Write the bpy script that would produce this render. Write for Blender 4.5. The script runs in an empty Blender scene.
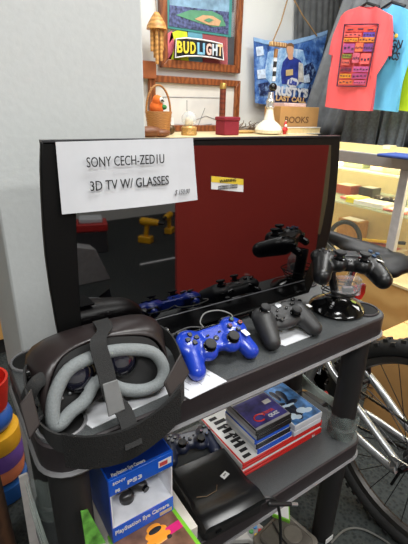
import bpy, bmesh, math, random
from mathutils import Vector, Matrix, Euler, noise
random.seed(7)
C = bpy.context.scene.collection
R = math.radians
V = Vector
# ------------------------------------------------------------------ camera
F, YAW, PIT, ROLL, CH = 409.0, R(34.3), R(21.7), R(1.3), 1.22
FWD = V((math.sin(YAW)*math.cos(PIT), math.cos(YAW)*math.cos(PIT), -math.sin(PIT)))
_r0 = V((math.cos(YAW), -math.sin(YAW), 0)); _u0 = _r0.cross(FWD)
RT = math.cos(ROLL)*_r0 + math.sin(ROLL)*_u0
UP = -math.sin(ROLL)*_r0 + math.cos(ROLL)*_u0
EYE = V((0, 0, CH))
def ray(u, v): return FWD + RT*((u-204)/F) + UP*((272-v)/F)
def P(u, v, x=None, y=None, z=None):
    """the point of the room seen at u, v that lies on the plane x, y or z = const"""
    d = ray(u, v)
    k = (x-EYE.x)/d.x if x is not None else (y-EYE.y)/d.y if y is not None else (z-EYE.z)/d.z
    return EYE + d*k
def PL(u, v, pt, n):
    d = ray(u, v); return EYE + d*((V(pt)-EYE).dot(V(n))/d.dot(V(n)))
# ------------------------------------------------------------------ materials
def lin(c):
    f = lambda x: x/12.92 if x <= .04045 else ((x+.055)/1.055)**2.4
    return tuple(f(v/255) for v in c) + (1,)
_mats = {}
def M(name, rgb, rough=.5, metal=0, vary=.12, scale=30, bump=0, spec=.5, ior=None, trans=0, emit=0, sheen=0, coat=0):
    if name in _mats: return _mats[name]
    m = bpy.data.materials.new(name); m.use_nodes = True; _mats[name] = m
    nt = m.node_tree; b = nt.nodes['Principled BSDF']
    tc = nt.nodes.new('ShaderNodeTexCoord'); nz = nt.nodes.new('ShaderNodeTexNoise')
    nz.inputs['Scale'].default_value = scale; nz.inputs['Detail'].default_value = 4
    nt.links.new(tc.outputs['Object'], nz.inputs['Vector'])
    cr = nt.nodes.new('ShaderNodeValToRGB'); c = lin(rgb)
    cr.color_ramp.elements[0].position = .3; cr.color_ramp.elements[1].position = .7
    cr.color_ramp.elements[0].color = tuple(x*(1-vary) for x in c[:3])+(1,)
    cr.color_ramp.elements[1].color = tuple(min(1, x*(1+vary)) for x in c[:3])+(1,)
    nt.links.new(nz.outputs['Fac'], cr.inputs['Fac']); nt.links.new(cr.outputs['Color'], b.inputs['Base Color'])
    b.inputs['Roughness'].default_value = rough; b.inputs['Metallic'].default_value = metal
    b.inputs['Specular IOR Level'].default_value = spec
    if ior: b.inputs['IOR'].default_value = ior
    if trans: b.inputs['Transmission Weight'].default_value = trans
    if coat: b.inputs['Coat Weight'].default_value = coat; b.inputs['Coat Roughness'].default_value = .08
    if emit:
        nt.links.new(cr.outputs['Color'], b.inputs['Emission Color']); b.inputs['Emission Strength'].default_value = emit
    if bump:
        bp = nt.nodes.new('ShaderNodeBump'); bp.inputs['Strength'].default_value = bump; bp.inputs['Distance'].default_value = .004
        nt.links.new(nz.outputs['Fac'], bp.inputs['Height']); nt.links.new(bp.outputs['Normal'], b.inputs['Normal'])
    return m
def wood(name, a, b_, scale=6, axis='X', rough=.45):
    m = M(name, a, rough); nt = m.node_tree
    wv = nt.nodes.new('ShaderNodeTexWave'); wv.bands_direction = axis; wv.inputs['Scale'].default_value = scale
    wv.inputs['Distortion'].default_value = 6; wv.inputs['Detail'].default_value = 3; wv.inputs['Detail Scale'].default_value = 1.5
    cr = [n for n in nt.nodes if n.type == 'VALTORGB'][0]; tc = [n for n in nt.nodes if n.type == 'TEX_COORD'][0]
    nt.links.new(tc.outputs['Object'], wv.inputs['Vector']); nt.links.new(wv.outputs['Fac'], cr.inputs['Fac'])
    cr.color_ramp.elements[0].color = lin(a); cr.color_ramp.elements[1].color = lin(b_)
    cr.color_ramp.elements[0].position = .1; cr.color_ramp.elements[1].position = .9
    return m
def speckle(name, base, fleck, scale, rough, lo, hi, bump=.3, dist=.002, vor=True, rough2=None):
    m = bpy.data.materials.new(name); m.use_nodes = True; nt = m.node_tree; b = nt.nodes['Principled BSDF']
    tc = nt.nodes.new('ShaderNodeTexCoord')
    tx = nt.nodes.new('ShaderNodeTexVoronoi' if vor else 'ShaderNodeTexNoise'); tx.inputs['Scale'].default_value = scale
    nt.links.new(tc.outputs['Object'], tx.inputs['Vector'])
    cr = nt.nodes.new('ShaderNodeValToRGB'); cr.color_ramp.elements[0].position = lo; cr.color_ramp.elements[1].position = hi
    cr.color_ramp.elements[0].color = lin(fleck); cr.color_ramp.elements[1].color = lin(base)
    out = tx.outputs['Distance'] if vor else tx.outputs['Fac']
    nt.links.new(out, cr.inputs['Fac']); nt.links.new(cr.outputs['Color'], b.inputs['Base Color'])
    b.inputs['Roughness'].default_value = rough
    bp = nt.nodes.new('ShaderNodeBump'); bp.inputs['Strength'].default_value = bump; bp.inputs['Distance'].default_value = dist
    bp.invert = vor
    nt.links.new(out, bp.inputs['Height']); nt.links.new(bp.outputs['Normal'], b.inputs['Normal'])
    return m
def clear(name, rgb, alpha, rough=.08):
    """thin clear plastic or glass: part transparent, part glossy"""
    m = bpy.data.materials.new(name); m.use_nodes = True; nt = m.node_tree
    b = nt.nodes['Principled BSDF']; b.inputs['Base Color'].default_value = lin(rgb); b.inputs['Roughness'].default_value = rough
    nz = nt.nodes.new('ShaderNodeTexNoise'); nz.inputs['Scale'].default_value = 40
    mp = nt.nodes.new('ShaderNodeMapRange'); mp.inputs['To Min'].default_value = alpha*.6; mp.inputs['To Max'].default_value = min(1, alpha*1.4)
    nt.links.new(nz.outputs['Fac'], mp.inputs['Value']); nt.links.new(mp.outputs['Result'], b.inputs['Alpha'])
    return m
BLACK = M('black plastic', (24, 24, 25), .42)
BLACKM = M('black matte plastic', (30, 29, 29), .6, bump=.1, scale=400)
BLACKG = M('black gloss plastic', (10, 10, 11), .12)
WHITEP = M('white paper', (208, 210, 214), .75, vary=.03)
STICK = M('white price sticker', (222, 223, 222), .5, vary=.03)
INK = M('black ink', (22, 22, 24), .7)
GREYINK = M('pencil grey', (120, 120, 122), .8)
CHROME = M('chrome', (200, 202, 205), .18, 1)
SILVER = M('silver paint', (176, 178, 180), .3, .75)
# ------------------------------------------------------------------ objects
def tag(o, label, cat, group=None, kind=None):
    if label: o['label'] = label
    if cat: o['category'] = cat
    if group: o['group'] = group
    if kind: o['kind'] = kind
    return o
def thing(name, label, cat, loc=(0, 0, 0), rot=(0, 0, 0), group=None):
    o = bpy.data.objects.new(name, None); C.objects.link(o); o.empty_display_size = .02
    o.location = loc; o.rotation_euler = rot
    return tag(o, label, cat, group)
def mk(name, src, mat, parent=None, off=(0, 0, 0), smooth=40, bevel=0, seg=2, label=None):
    """link a bmesh or mesh as one object; off is subtracted (room coordinates -> the thing's own)"""
    if isinstance(src, bmesh.types.BMesh):
        bmesh.ops.recalc_face_normals(src, faces=src.faces)
        me = bpy.data.meshes.new(name); src.to_mesh(me); src.free()
    else: me = src
    if any(off): me.transform(Matrix.Translation(-V(off)))
    me.materials.clear()
    for m in (mat if isinstance(mat, (list, tuple)) else [mat]): me.materials.append(m)
    o = bpy.data.objects.new(name, me); C.objects.link(o)
    if parent: o.parent = parent
    if bevel:
        b = o.modifiers.new('soft edge', 'BEVEL'); b.width = bevel; b.segments = seg; b.limit_method = 'ANGLE'; b.angle_limit = R(40)
    if smooth and not bevel: shade(me, smooth)
    elif bevel:
        for p in me.polygons: p.use_smooth = True
        try: me.set_sharp_from_angle(angle=R(50))
        except Exception: pass
    if label: o['label'] = label
    return o
def shade(me, ang=40):
    for p in me.polygons: p.use_smooth = True
    try: me.set_sharp_from_angle(angle=R(ang))
    except Exception: pass
def single(name, src, mat, label, cat, group=None, kind=None, **k):
    """a thing that is one mesh; its origin is moved to its base"""
    o = mk(name, src, mat, **k)
    co = [v.co for v in o.data.vertices]
    if co:
        c = V(((min(p.x for p in co)+max(p.x for p in co))/2, (min(p.y for p in co)+max(p.y for p in co))/2, min(p.z for p in co)))
        o.data.transform(Matrix.Translation(-c)); o.location = c
    return tag(o, label, cat, group, kind)
def B(): return bmesh.new()
def box(bm, c, s, rot=None, mi=0):
    m = Matrix.Translation(V(c)) @ (rot.to_4x4() if rot else Matrix()) @ Matrix.Diagonal((*s, 1))
    g = bmesh.ops.create_cube(bm, size=1, matrix=m)
    for f in {f for v in g['verts'] for f in v.link_faces}: f.material_index = mi
    return bm
def bounds(bm, a, b, mi=0):
    a, b = V(a), V(b); return box(bm, (a+b)/2, [abs(x) for x in (b-a)], mi=mi)
def align(d):
    return V((0, 0, 1)).rotation_difference(V(d).normalized()).to_matrix()
def cyl(bm, a, b, r, r2=None, n=20):
    a, b = V(a), V(b); d = b-a
    m = Matrix.Translation((a+b)/2) @ align(d).to_4x4()
    bmesh.ops.create_cone(bm, cap_ends=True, segments=n, radius1=r, radius2=r if r2 is None else r2, depth=d.length, matrix=m)
    return bm
def ell(bm, c, r, rot=None, n=20):
    m = Matrix.Translation(V(c)) @ (rot.to_4x4() if rot else Matrix()) @ Matrix.Diagonal((*r, 1))
    bmesh.ops.create_uvsphere(bm, u_segments=n, v_segments=max(8, n//2), radius=1, matrix=m); return bm
def caps(bm, a, b, r, r2=None, n=16):
    """a capsule: tapered limb with round ends"""
    r2 = r if r2 is None else r2
    cyl(bm, a, b, r, r2, n); ell(bm, a, (r, r, r), n=n); ell(bm, b, (r2, r2, r2), n=n); return bm
def loft(bm, rings, closed=True, cap=True):
    vs = [[bm.verts.new(p) for p in r] for r in rings]
    n = len(vs[0])
    for i in range(len(vs)-1):
        for j in range(n if closed else n-1):
            k = (j+1) % n
            bm.faces.new((vs[i][j], vs[i][k], vs[i+1][k], vs[i+1][j]))
    if cap and closed:
        bm.faces.new(vs[0][::-1]); bm.faces.new(vs[-1])
    return bm
def smoothpath(pts, k=6, closed=False):
    pts = [V(p) for p in pts]; n = len(pts); out = []
    for i in range(n if closed else n-1):
        g = (lambda j: pts[j % n]) if closed else (lambda j: pts[min(max(j, 0), n-1)])
        p0, p1, p2, p3 = g(i-1), g(i), g(i+1), g(i+2)
        for s in range(k):
            t = s/k
            out.append(.5*((2*p1)+(p2-p0)*t+(2*p0-5*p1+4*p2-p3)*t*t+(3*p1-p0-3*p2+p3)*t**3))
    if not closed: out.append(pts[-1])
    return out
def tube(bm, pts, r, n=10, closed=False, flat=1.0):
    pts = [V(p) for p in pts]; N = len(pts); rings = []; up = None
    for i in range(N):
        a = pts[(i-1) % N] if closed or i else pts[0]; b = pts[(i+1) % N] if closed or i < N-1 else pts[-1]
        t = (b-a).normalized()
        if up is None: up = t.orthogonal().normalized()
        up = (up-t*up.dot(t)).normalized(); s = t.cross(up)
        rr = r(i/(N-1)) if callable(r) else r
        rings.append([pts[i]+(up*math.cos(q)+s*math.sin(q)*flat)*rr for q in [2*math.pi*j/n for j in range(n)]])
    if closed:
        # match the twist of the last ring with the first
        best = min(range(n), key=lambda k: (rings[-1][k]-rings[0][0]).length)
        rings.append(rings[0][-best:]+rings[0][:-best] if best else rings[0])
        return loft(bm, rings, cap=False)
    return loft(bm, rings)
def prism(bm, outline, d, mi=0):
    """a closed outline of 3D points pushed along d"""
    a = [bm.verts.new(V(p)) for p in outline]; b = [bm.verts.new(V(p)+V(d)) for p in outline]; n = len(a)
    fs = [bm.faces.new(a), bm.faces.new(b[::-1])]
    for i in range(n): fs.append(bm.faces.new((a[i], b[i], b[(i+1) % n], a[(i+1) % n])))
    for f in fs: f.material_index = mi
    return bm
def lathe(bm, prof, c=(0, 0, 0), n=28, axis=None):
    m = align(axis) if axis else Matrix.Identity(3); c = V(c)
    rings = [[c+m @ V((max(r, 1e-4)*math.cos(q), max(r, 1e-4)*math.sin(q), z)) for q in [2*math.pi*j/n for j in range(n)]] for r, z in prof]
    return loft(bm, rings)
def ribbon(bm, A, Bp, t):
    """a band between two edge paths with thickness t"""
    A = [V(p) for p in A]; Bp = [V(p) for p in Bp]; rings = []
    for i in range(len(A)):
        tg = (A[min(i+1, len(A)-1)]-A[max(i-1, 0)]).normalized(); nn = tg.cross(Bp[i]-A[i]).normalized()*t/2
        rings.append([A[i]+nn, Bp[i]+nn, Bp[i]-nn, A[i]-nn])
    return loft(bm, rings)
def rrect(x0, y0, x1, y1, r, n=6, z=0):
    out = []
    for cx, cy, a in ((x1-r, y1-r, 0), (x0+r, y1-r, 90), (x0+r, y0+r, 180), (x1-r, y0+r, 270)):
        for i in range(n+1):
            q = R(a+90*i/n); out.append(V((cx+r*math.cos(q), cy+r*math.sin(q), z)))
    return out
def blend(bm, voxel=.004, it=6, fac=.5):
    """melt the shapes in bm into one continuous skin"""
    me = bpy.data.meshes.new('melt'); bm.to_mesh(me); bm.free()
    o = bpy.data.objects.new('melt', me); C.objects.link(o)
    a = o.modifiers.new('r', 'REMESH'); a.mode = 'VOXEL'; a.voxel_size = voxel; a.use_smooth_shade = True
    s = o.modifiers.new('s', 'SMOOTH'); s.iterations = it; s.factor = fac
    dg = bpy.context.evaluated_depsgraph_get(); dg.update()
    out = bpy.data.meshes.new_from_object(o.evaluated_get(dg), depsgraph=dg)
    bpy.data.objects.remove(o); bpy.data.meshes.remove(me)
    for p in out.polygons: p.use_smooth = True
    return out
def text(name, body, size, at, xd, yd, mat, parent, width=None, bold=0, align='CENTER', off=(0, 0, 0), shear=0, depth=.0004, label=None):
    """lettering lying on a surface: at = centre of the line, xd along the line, yd up the letters"""
    cu = bpy.data.curves.new('t', 'FONT'); cu.body = body; cu.size = size; cu.align_x = align; cu.align_y = 'CENTER'
    cu.extrude = depth; cu.offset = bold; cu.shear = shear; cu.resolution_u = 3
    o = bpy.data.objects.new('t', cu); C.objects.link(o)
    dg = bpy.context.evaluated_depsgraph_get(); dg.update()
    me = bpy.data.meshes.new_from_object(o.evaluated_get(dg), depsgraph=dg)
    bpy.data.objects.remove(o); bpy.data.curves.remove(cu)
    if width and len(me.vertices):
        w = max(v.co.x for v in me.vertices)-min(v.co.x for v in me.vertices)
        me.transform(Matrix.Diagonal((width/w, 1, 1, 1)))
    xd, yd = V(xd).normalized(), V(yd).normalized(); zd = xd.cross(yd).normalized(); yd = zd.cross(xd)
    m = Matrix((xd, yd, zd)).transposed().to_4x4(); m.translation = V(at)+zd*depth
    me.transform(m)
    return mk(name, me, mat, parent, off=off, smooth=0, label=label)
def quad(bm, p00, p10, p11, p01, t, mi=0):
    """a thin sheet from its four corners"""
    n = (V(p10)-V(p00)).cross(V(p01)-V(p00)).normalized()
    return prism(bm, [p00, p10, p11, p01], n*t, mi)
X, Y, Z = V((1, 0, 0)), V((0, 1, 0)), V((0, 0, 1))
def frame_at(loc, xd, zd):
    """rotation whose x axis is xd and whose z axis is near zd"""
    xd = V(xd).normalized(); yd = V(zd).cross(xd).normalized(); zd = xd.cross(yd)
    return Matrix((xd, yd, zd)).transposed().to_euler()
def settle(t, u, v, z):
    """rest a thing on the level z so that its middle is seen at u, v"""
    m = t.rotation_euler.to_matrix(); lo = 9
    for c in t.children_recursive:
        if c.type != 'MESH': continue
        for w in c.data.vertices: lo = min(lo, (m @ (w.co*t.scale.x)).z)
    t.location = P(u, v, z=z-lo+.0016)
# ================================================================== the room
WALL = M('white wall paint', (208, 209, 207), .8, vary=.03, scale=3, bump=.08)
COLP = M('white column paint', (197, 200, 199), .75, vary=.02, scale=90, bump=.12)
CARPET = speckle('ribbed carpet', (46, 51, 50), (18, 22, 23), 85, .95, .12, .6, .9, .004)
FX0, FX1, FY0, FY1, HT = -3.2, 3.4, -3.2, 2.65, 2.75
def struct(name, bm, m, **k): return tag(mk(name, bm, m, smooth=0, **k), None, None, kind='structure')
struct('floor', bounds(B(), (FX0, FY0, -.1), (FX1, FY1, 0)), CARPET)
struct('ceiling', bounds(B(), (FX0, FY0, HT), (FX1, FY1, HT+.1)), WALL)
struct('wall_back', bounds(B(), (FX0, FY1, 0), (FX1, FY1+.1, HT)), WALL)
struct('wall_front', bounds(B(), (FX0, FY0-.1, 0), (FX1, FY0, HT)), WALL)
struct('wall_left', bounds(B(), (FX0-.1, FY0, 0), (FX0, FY1, HT)), WALL)
struct('wall_right', bounds(B(), (FX1, FY0, 0), (FX1+.1, FY1, HT)), M('beige wall paint', (190, 170, 128), .8, vary=.04))
struct('wall_column', bounds(B(), (.095, .775, 0), (.381, 1.10, HT)), COLP, bevel=.004)
struct('baseboard_back', bounds(B(), (FX0, FY1-.015, 0), (FX1, FY1, .1)), BLACKM)

# ================================================================== plastic shelf unit
SH = M('charcoal moulded plastic', (45, 39, 41), .5, vary=.08, scale=60, bump=.12)
SHTOP = speckle('pebbled charcoal plastic', (70, 73, 74), (44, 46, 47), 420, .5, .0, .5, .35, .0012)
SHLIP = M('scuffed plastic lip', (118, 118, 120), .45, scale=50)  # paler grey than the board, for the lower lip and left socket rims
ZT, ZM = .78, .405
un = thing('plastic_shelf_unit', 'black plastic shelf unit with round tubular posts, in front of the white column', 'shelf unit', (.445, .607, 0))
uo = un.location.copy()
def board(z):
    bm = B()
    o1 = rrect(.06, .463, .858, .752, .046); o2 = rrect(.0625, .4655, .8555, .7495, .0435)
    loft(bm, [[p+Z*h for p in o] for o, h in ((o2, z-.052), (o1, z-.046), (o1, z-.0025), (o2, z))])
    b = mk('shelf_board', bm, SH, un, uo, smooth=35)
    bm = B(); t = rrect(.064, .467, .854, .748, .042)
    prism(bm, [p+Z*(z-.001) for p in t], Z*.0016); mk('shelf_surface', bm, SHTOP, b, uo, smooth=0, label='pebbled grey top surface')
    bm = B()
    for q in ((o1, .0052),):
        tube(bm, [p+Z*(z-.050) for p in q[0]], q[1], 6, closed=True)
    mk('edge_lip', bm, SHLIP, b, uo, label='paler grey lower lip')
board(ZT); board(ZM)
for px, py in ((.814, .513), (.814, .706), (.1, .706), (.1, .513)):
    bm = B(); lathe(bm, [(.027, 0), (.03, .004), (.031, ZM-.05)], (px, py, 0))
    lathe(bm, [(.036, 0), (.036, .03), (.031, .036), (.031, ZT-ZM-.05)], (px, py, ZM-.001))
    p = mk('post', bm, BLACKM, un, uo, smooth=35)
    bm = B()
    prof = [(.033, -.002), (.037, .001), (.037, .0045), (.035, .006), (.0325, .0045), (.0325, -.002)]
    lathe(bm, prof+[(.0324, .0008)], (px, py, ZT)); mk('socket_rim', bm, SHLIP if px < .2 else SH, p, uo)
    bm = B(); cyl(bm, (px, py, ZT), (px, py, ZT+.0022), .0325); mk('socket_hole', bm, M('dark hollow', (4, 4, 4), .9), p, uo)  # flat black disc stands in for the shade inside the hollow post
    if px > .5 and py < .6:
        bm = B(); quad(bm, (px-.022, py-.0325, .01), (px+.01, py-.0325, .01), (px+.01, py-.0325, .03), (px-.022, py-.0325, .03), -.001)
        mk('white_foot_sticker', bm, STICK, p, uo, smooth=0)

# ================================================================== television
TY = .62
tv = thing('television', 'black flat screen tv with a paper sign taped on, standing on the shelf unit', 'television', (.46, TY, ZT)); to = tv.location.copy()
BEZ = M('black tv bezel', (8, 8, 8), .5, vary=.1, scale=500, bump=.05, spec=.22)
SCR = M('glossy screen glass', (2, 2, 3), .025, vary=0, ior=2.3)
L = [P(*q, y=TY) for q in ((41.5, 141), (41, 170), (42, 200), (43.5, 228), (46, 257), (50.5, 290), (57, 327), (65, 366))]
Rr = [P(*q, y=TY) for q in ((340.6, 136), (339, 164), (337, 187), (334.3, 210), (331, 230), (325.5, 251), (318, 272), (309, 293))]
out = L+Rr[::-1]
bm = B(); prism(bm, out, Y*.012)
mk('bezel', bm, BEZ, tv, to, smooth=30, bevel=.002)
c0 = V((.46, TY, .98)); bm = B()
prism(bm, [c0+(p-c0)*.965+Y*.012 for p in out], Y*.03); mk('back_shell', bm, BLACKM, tv, to, smooth=30, bevel=.006)
sL = [P(*q, y=TY) for q in ((78, 146), (77, 180), (76, 215), (77, 250), (79, 290), (82, 338))]
sR = [P(*q, y=TY) for q in ((331, 145), (330, 170), (327, 200), (322, 226), (315, 252), (304, 279))]
bm = B(); prism(bm, [p-Y*.0008 for p in sL+sR[::-1]], Y*.003); mk('screen', bm, SCR, tv, to, smooth=0, label='glossy black screen with reflections')
bm = B(); bot = [P(82, 339, y=TY), P(304, 280, y=TY), P(306, 290, y=TY), P(68, 366, y=TY)]
prism(bm, [p-Y*.001 for p in bot], Y*.004); mk('lower_panel', bm, BLACKG, tv, to, smooth=0)
bm = B(); tube(bm, [P(82, 339, y=TY)-Y*.0015, P(304, 280, y=TY)-Y*.0015], .0012, 6); mk('trim_strip', bm, M('grey trim', (70, 70, 74), .3), tv, to)
bm = B(); prism(bm, [L[0]+Z*.001, Rr[0]+Z*.001, Rr[0]-Z*.004, L[0]-Z*.004], Y*.014); mk('top_strip', bm, M('dark silver trim', (60, 60, 63), .35, .4), tv, to, smooth=0)
bm = B(); bounds(bm, (.30, TY+.006, ZT+.003), (.62, TY+.06, ZT+.012)); bounds(bm, (.40, TY+.02, ZT+.01), (.52, TY+.045, ZT+.09)); mk('stand', bm, BLACKG, tv, to, bevel=.003)
s = [P(*q, y=TY-.001) for q in ((211, 189), (243, 192), (243, 179), (211, 176))]
bm = B(); quad(bm, *s, .001); lb = mk('warning_label', bm, STICK, tv, to, smooth=0, label='white label with yellow header')
bm = B(); u = lambda a: s[0].lerp(s[3], a); w = lambda a: s[1].lerp(s[2], a)
quad(bm, u(.55)-Y*.0004, w(.55)-Y*.0004, w(1)-Y*.0004, u(1)-Y*.0004, .001); mk('label_header', bm, M('warning yellow', (226, 196, 60), .5), lb, to, smooth=0)
text('label_lettering', 'WARNING', .008, u(.77).lerp(w(.77), .5)-Y*.0016, X, Z, INK, lb, off=to)
for a in (.38, .2): text('label_lettering', 'AVERTISSEMENT ATTENTION', .005, u(a).lerp(w(a), .5)-Y*.0014, X, Z, GREYINK, lb, off=to, width=.045)

# paper sign taped to the screen
A_ = [P(*q, y=TY-.004) for q in ((61.5, 214), (196.5, 199.5), (193, 138), (55.5, 142))]
bm = B(); n = 14; rings = []
for i in range(n+1):
    t = i/n; b = A_[0].lerp(A_[1], t); a = A_[3].lerp(A_[2], t); w_ = -.004*math.sin(t*3.0)-.0015
    rings.append([b+Y*w_*1.8, b.lerp(a, .5)+Y*w_*.7, a, a+Y*.0006, b.lerp(a, .5)+Y*(w_*.7+.0006), b+Y*(w_*1.8+.0006)])
loft(bm, rings)
po = (.28, TY-.006, 1.07)
ps = thing('paper_sign', 'white paper sign with black printed lettering on the corner of the tv', 'sign', po)
mk('sheet', bm, WHITEP, ps, po, smooth=60)
mid = lambda u, v: P(u, v, y=TY-.012)
text('lettering', 'SONY CECH-ZED1U', .021, mid(127.5, 161), X, Z, INK, ps, off=po, width=(mid(166, 160)-mid(89, 163)).length)
text('lettering', '3D TV W/ GLASSES', .021, mid(131.5, 183.5), X, Z, INK, ps, off=po, width=(mid(170, 182)-mid(92, 187)).length)
text('pencil_price', '$ 150.00', .012, mid(182, 192), X, Z, GREYINK, ps, off=po, width=.03, shear=.3)

# ================================================================== sheets of paper on the shelf
def sheet(name, px, label, z=ZT, lines=0, m=WHITEP):
    pts = [P(u, v, z=z+.0025) for u, v in px]
    bm = B(); prism(bm, [p for p in pts], -Z*.0012)
    o = single(name, bm, m, label, 'paper', smooth=0)
    c = o.location.copy()
    for i in range(lines):
        a = (i+.8)/(lines+1); l = pts[0].lerp(pts[3], a); r = pts[1].lerp(pts[2], a); bm = B()
        d = (pts[3]-pts[0]).normalized()*.0012
        l2, r2 = l.lerp(r, .12), l.lerp(r, .5+.35*random.random())
        quad(bm, l2+Z*.0002, r2+Z*.0002, r2+d+Z*.0002, l2+d+Z*.0002, .0003); mk('printed_line', bm, GREYINK, o, c, smooth=0)
    return o
sheet('paper_sheet', ((196, 363), (227, 381), (190, 399), (165, 385)), 'printed white sheet under the grip of the blue game controller', lines=5)
sheet('paper_sheet', ((66, 410), (150, 376), (172, 392), (92, 428)), 'white sheet of paper lying underneath the vr headset', z=ZT-.0008)
sheet('paper_sheet', ((262, 338), (288, 326), (318, 333), (285, 346)), 'small white sheet under the black controller with offset thumbsticks')
# ================================================================== vr headset
VB = M('plum black plastic', (38, 31, 31), .35, vary=.1)
FOAM = M('grey face foam', (122, 127, 128), .9, vary=.1, scale=350, bump=.25)
ELAS = M('black elastic webbing', (34, 34, 34), .9, vary=.25, scale=700, bump=.4)
FUZZ = M('black hook and loop pile', (18, 18, 18), 1, vary=.5, scale=500, bump=1)
SILK = M('grey rubber plate', (104, 105, 105), .5)
rp, rn = V((0, .485, .79)), V((0, -math.cos(R(25)), math.sin(R(25))))
vo = V((.19, .57, ZT))
vr = thing('vr_headset', 'black vr headset with grey foam face pad and wide elastic head straps, face opening up', 'vr headset', vo)
ring_px = [(53, 421), (55, 395), (69, 370), (95, 356), (122, 350), (151, 352), (163, 366), (160, 382), (144, 390), (122, 389), (104, 381), (94, 384), (85, 400), (71, 412), (60, 424)]
ring = smoothpath([PL(u, v, rp, rn) for u, v in ring_px], 5, True)
bm = B(); tube(bm, ring, .0102, 12, closed=True); mk('face_foam', bm, FOAM, vr, vo, smooth=180)
# outer shell: skirt behind the foam running back to the visor
cen = sum((p for p in ring), V())/len(ring)
hull = [(47, 424), (50, 390), (64, 360), (92, 344), (122, 338), (156, 340), (171, 360), (169, 387), (147, 399), (110, 400), (80, 418), (62, 431)]
hr = smoothpath([PL(u, v, rp, rn) for u, v in hull], 4, True)
def body_ring(y, sx, sz, n=len(hr), x0=.188, z0=.836):
    out = []
    for p in hr:
        a = math.atan2((p.z-cen.z), (p.x-cen.x))
        c, s_ = math.cos(a), math.sin(a); k = 1/((abs(c)/sx)**3.2+(abs(s_)/sz)**3.2)**(1/3.2)
        out.append(V((x0+c*k, y, z0+s_*k)))
    return out
r1 = [p+Y*.012 for p in hr]
back = body_ring(.562, .112, .052)
bm = B(); loft(bm, [r1, [a.lerp(b, .5) for a, b in zip(r1, back)], back, body_ring(.583, .116, .052), body_ring(.602, .113, .048), body_ring(.612, .103, .041)], cap=False)
vs_ = [v for v in bm.verts]
N_ = len(hr); bm.faces.new(vs_[-N_:])
o = mk('visor', bm, VB, vr, vo, smooth=60)
sd = o.modifiers.new('wall', 'SOLIDIFY'); sd.thickness = .004; sd.offset = -1
inner = [p.lerp(cen, .08)+Y*.04 for p in hr]
bm = B(); loft(bm, [[p.lerp(cen, .06)+Y*.014 for p in hr], inner]); mk('inner_plate', bm, M('black inner lining', (14, 14, 15), .55), vr, vo, smooth=30)
LENS = M('coated lens glass', (22, 22, 34), .04, ior=1.9, vary=0)
for u, v in ((78, 375), (122, 360)):
    c = PL(u, v, rp+Y*.003, rn)
    bm = B(); lathe(bm, [(.025, -.012), (.025, .004), (.0225, .0055), (.0215, .002), (.0215, -.012)], c, axis=rn); l = mk('lens_ring', bm, BLACKG, vr, vo)
    bm = B(); lathe(bm, [(.0217, -.01), (.0217, .0015), (.017, .0055), (.009, .0078), (.0001, .0085)], c, axis=rn); mk('lens', bm, LENS, l, vo, label='domed glass lens')
bm = B()
for u, v in ((62, 398), (70, 393), (78, 390), (112, 377), (120, 375), (128, 372)):
    ell(bm, PL(u, v, rp+Y*.009, rn), (.0028, .0028, .0028), n=8)
mk('sensor_dots', bm, SILVER, vr, vo)
# over-head strap, folded forward over the face opening
def band(name, mid, wid, t, m, parent, k=6):
    pts = smoothpath([V(p) for p, _ in mid], k); ww = smoothpath([V(w) for _, w in mid], k)
    bm = B(); ribbon(bm, [p-w*wid/2 for p, w in zip(pts, ww)], [p+w*wid/2 for p, w in zip(pts, ww)], t)
    return mk(name, bm, m, parent, vo, smooth=60)
top = [(V((.196, .588, .893)), X), (V((.190, .55, .897)), X), (PL(98, 342, rp-Y*.012, rn), X), (PL(106, 372, rp-Y*.022, rn), X+Y*.1), (PL(112, 396, rp-Y*.03, rn), X+Y*.2), (PL(124, 412, rp-Y*.034, rn), X+Y*.2), (PL(131, 432, rp-Y*.05, rn), X+Y*.1), (PL(134, 447, rp-Y*.056, rn), X)]
top = [(p, w.normalized()) for p, w in top]
ts = band('top_strap', top, .026, .0022, ELAS, vr)
q = [PL(u, v, rp-Y*.033, rn) for u, v in ((108, 417), (125, 409), (117, 379), (102, 384))]
bm = B(); quad(bm, *q, .003); mk('buckle_plate', bm, SILK, ts, vo, bevel=.002, label='grey rubber buckle plate')
q = [(.1455, .434, .815), (.172, .434, .815)]
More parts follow.
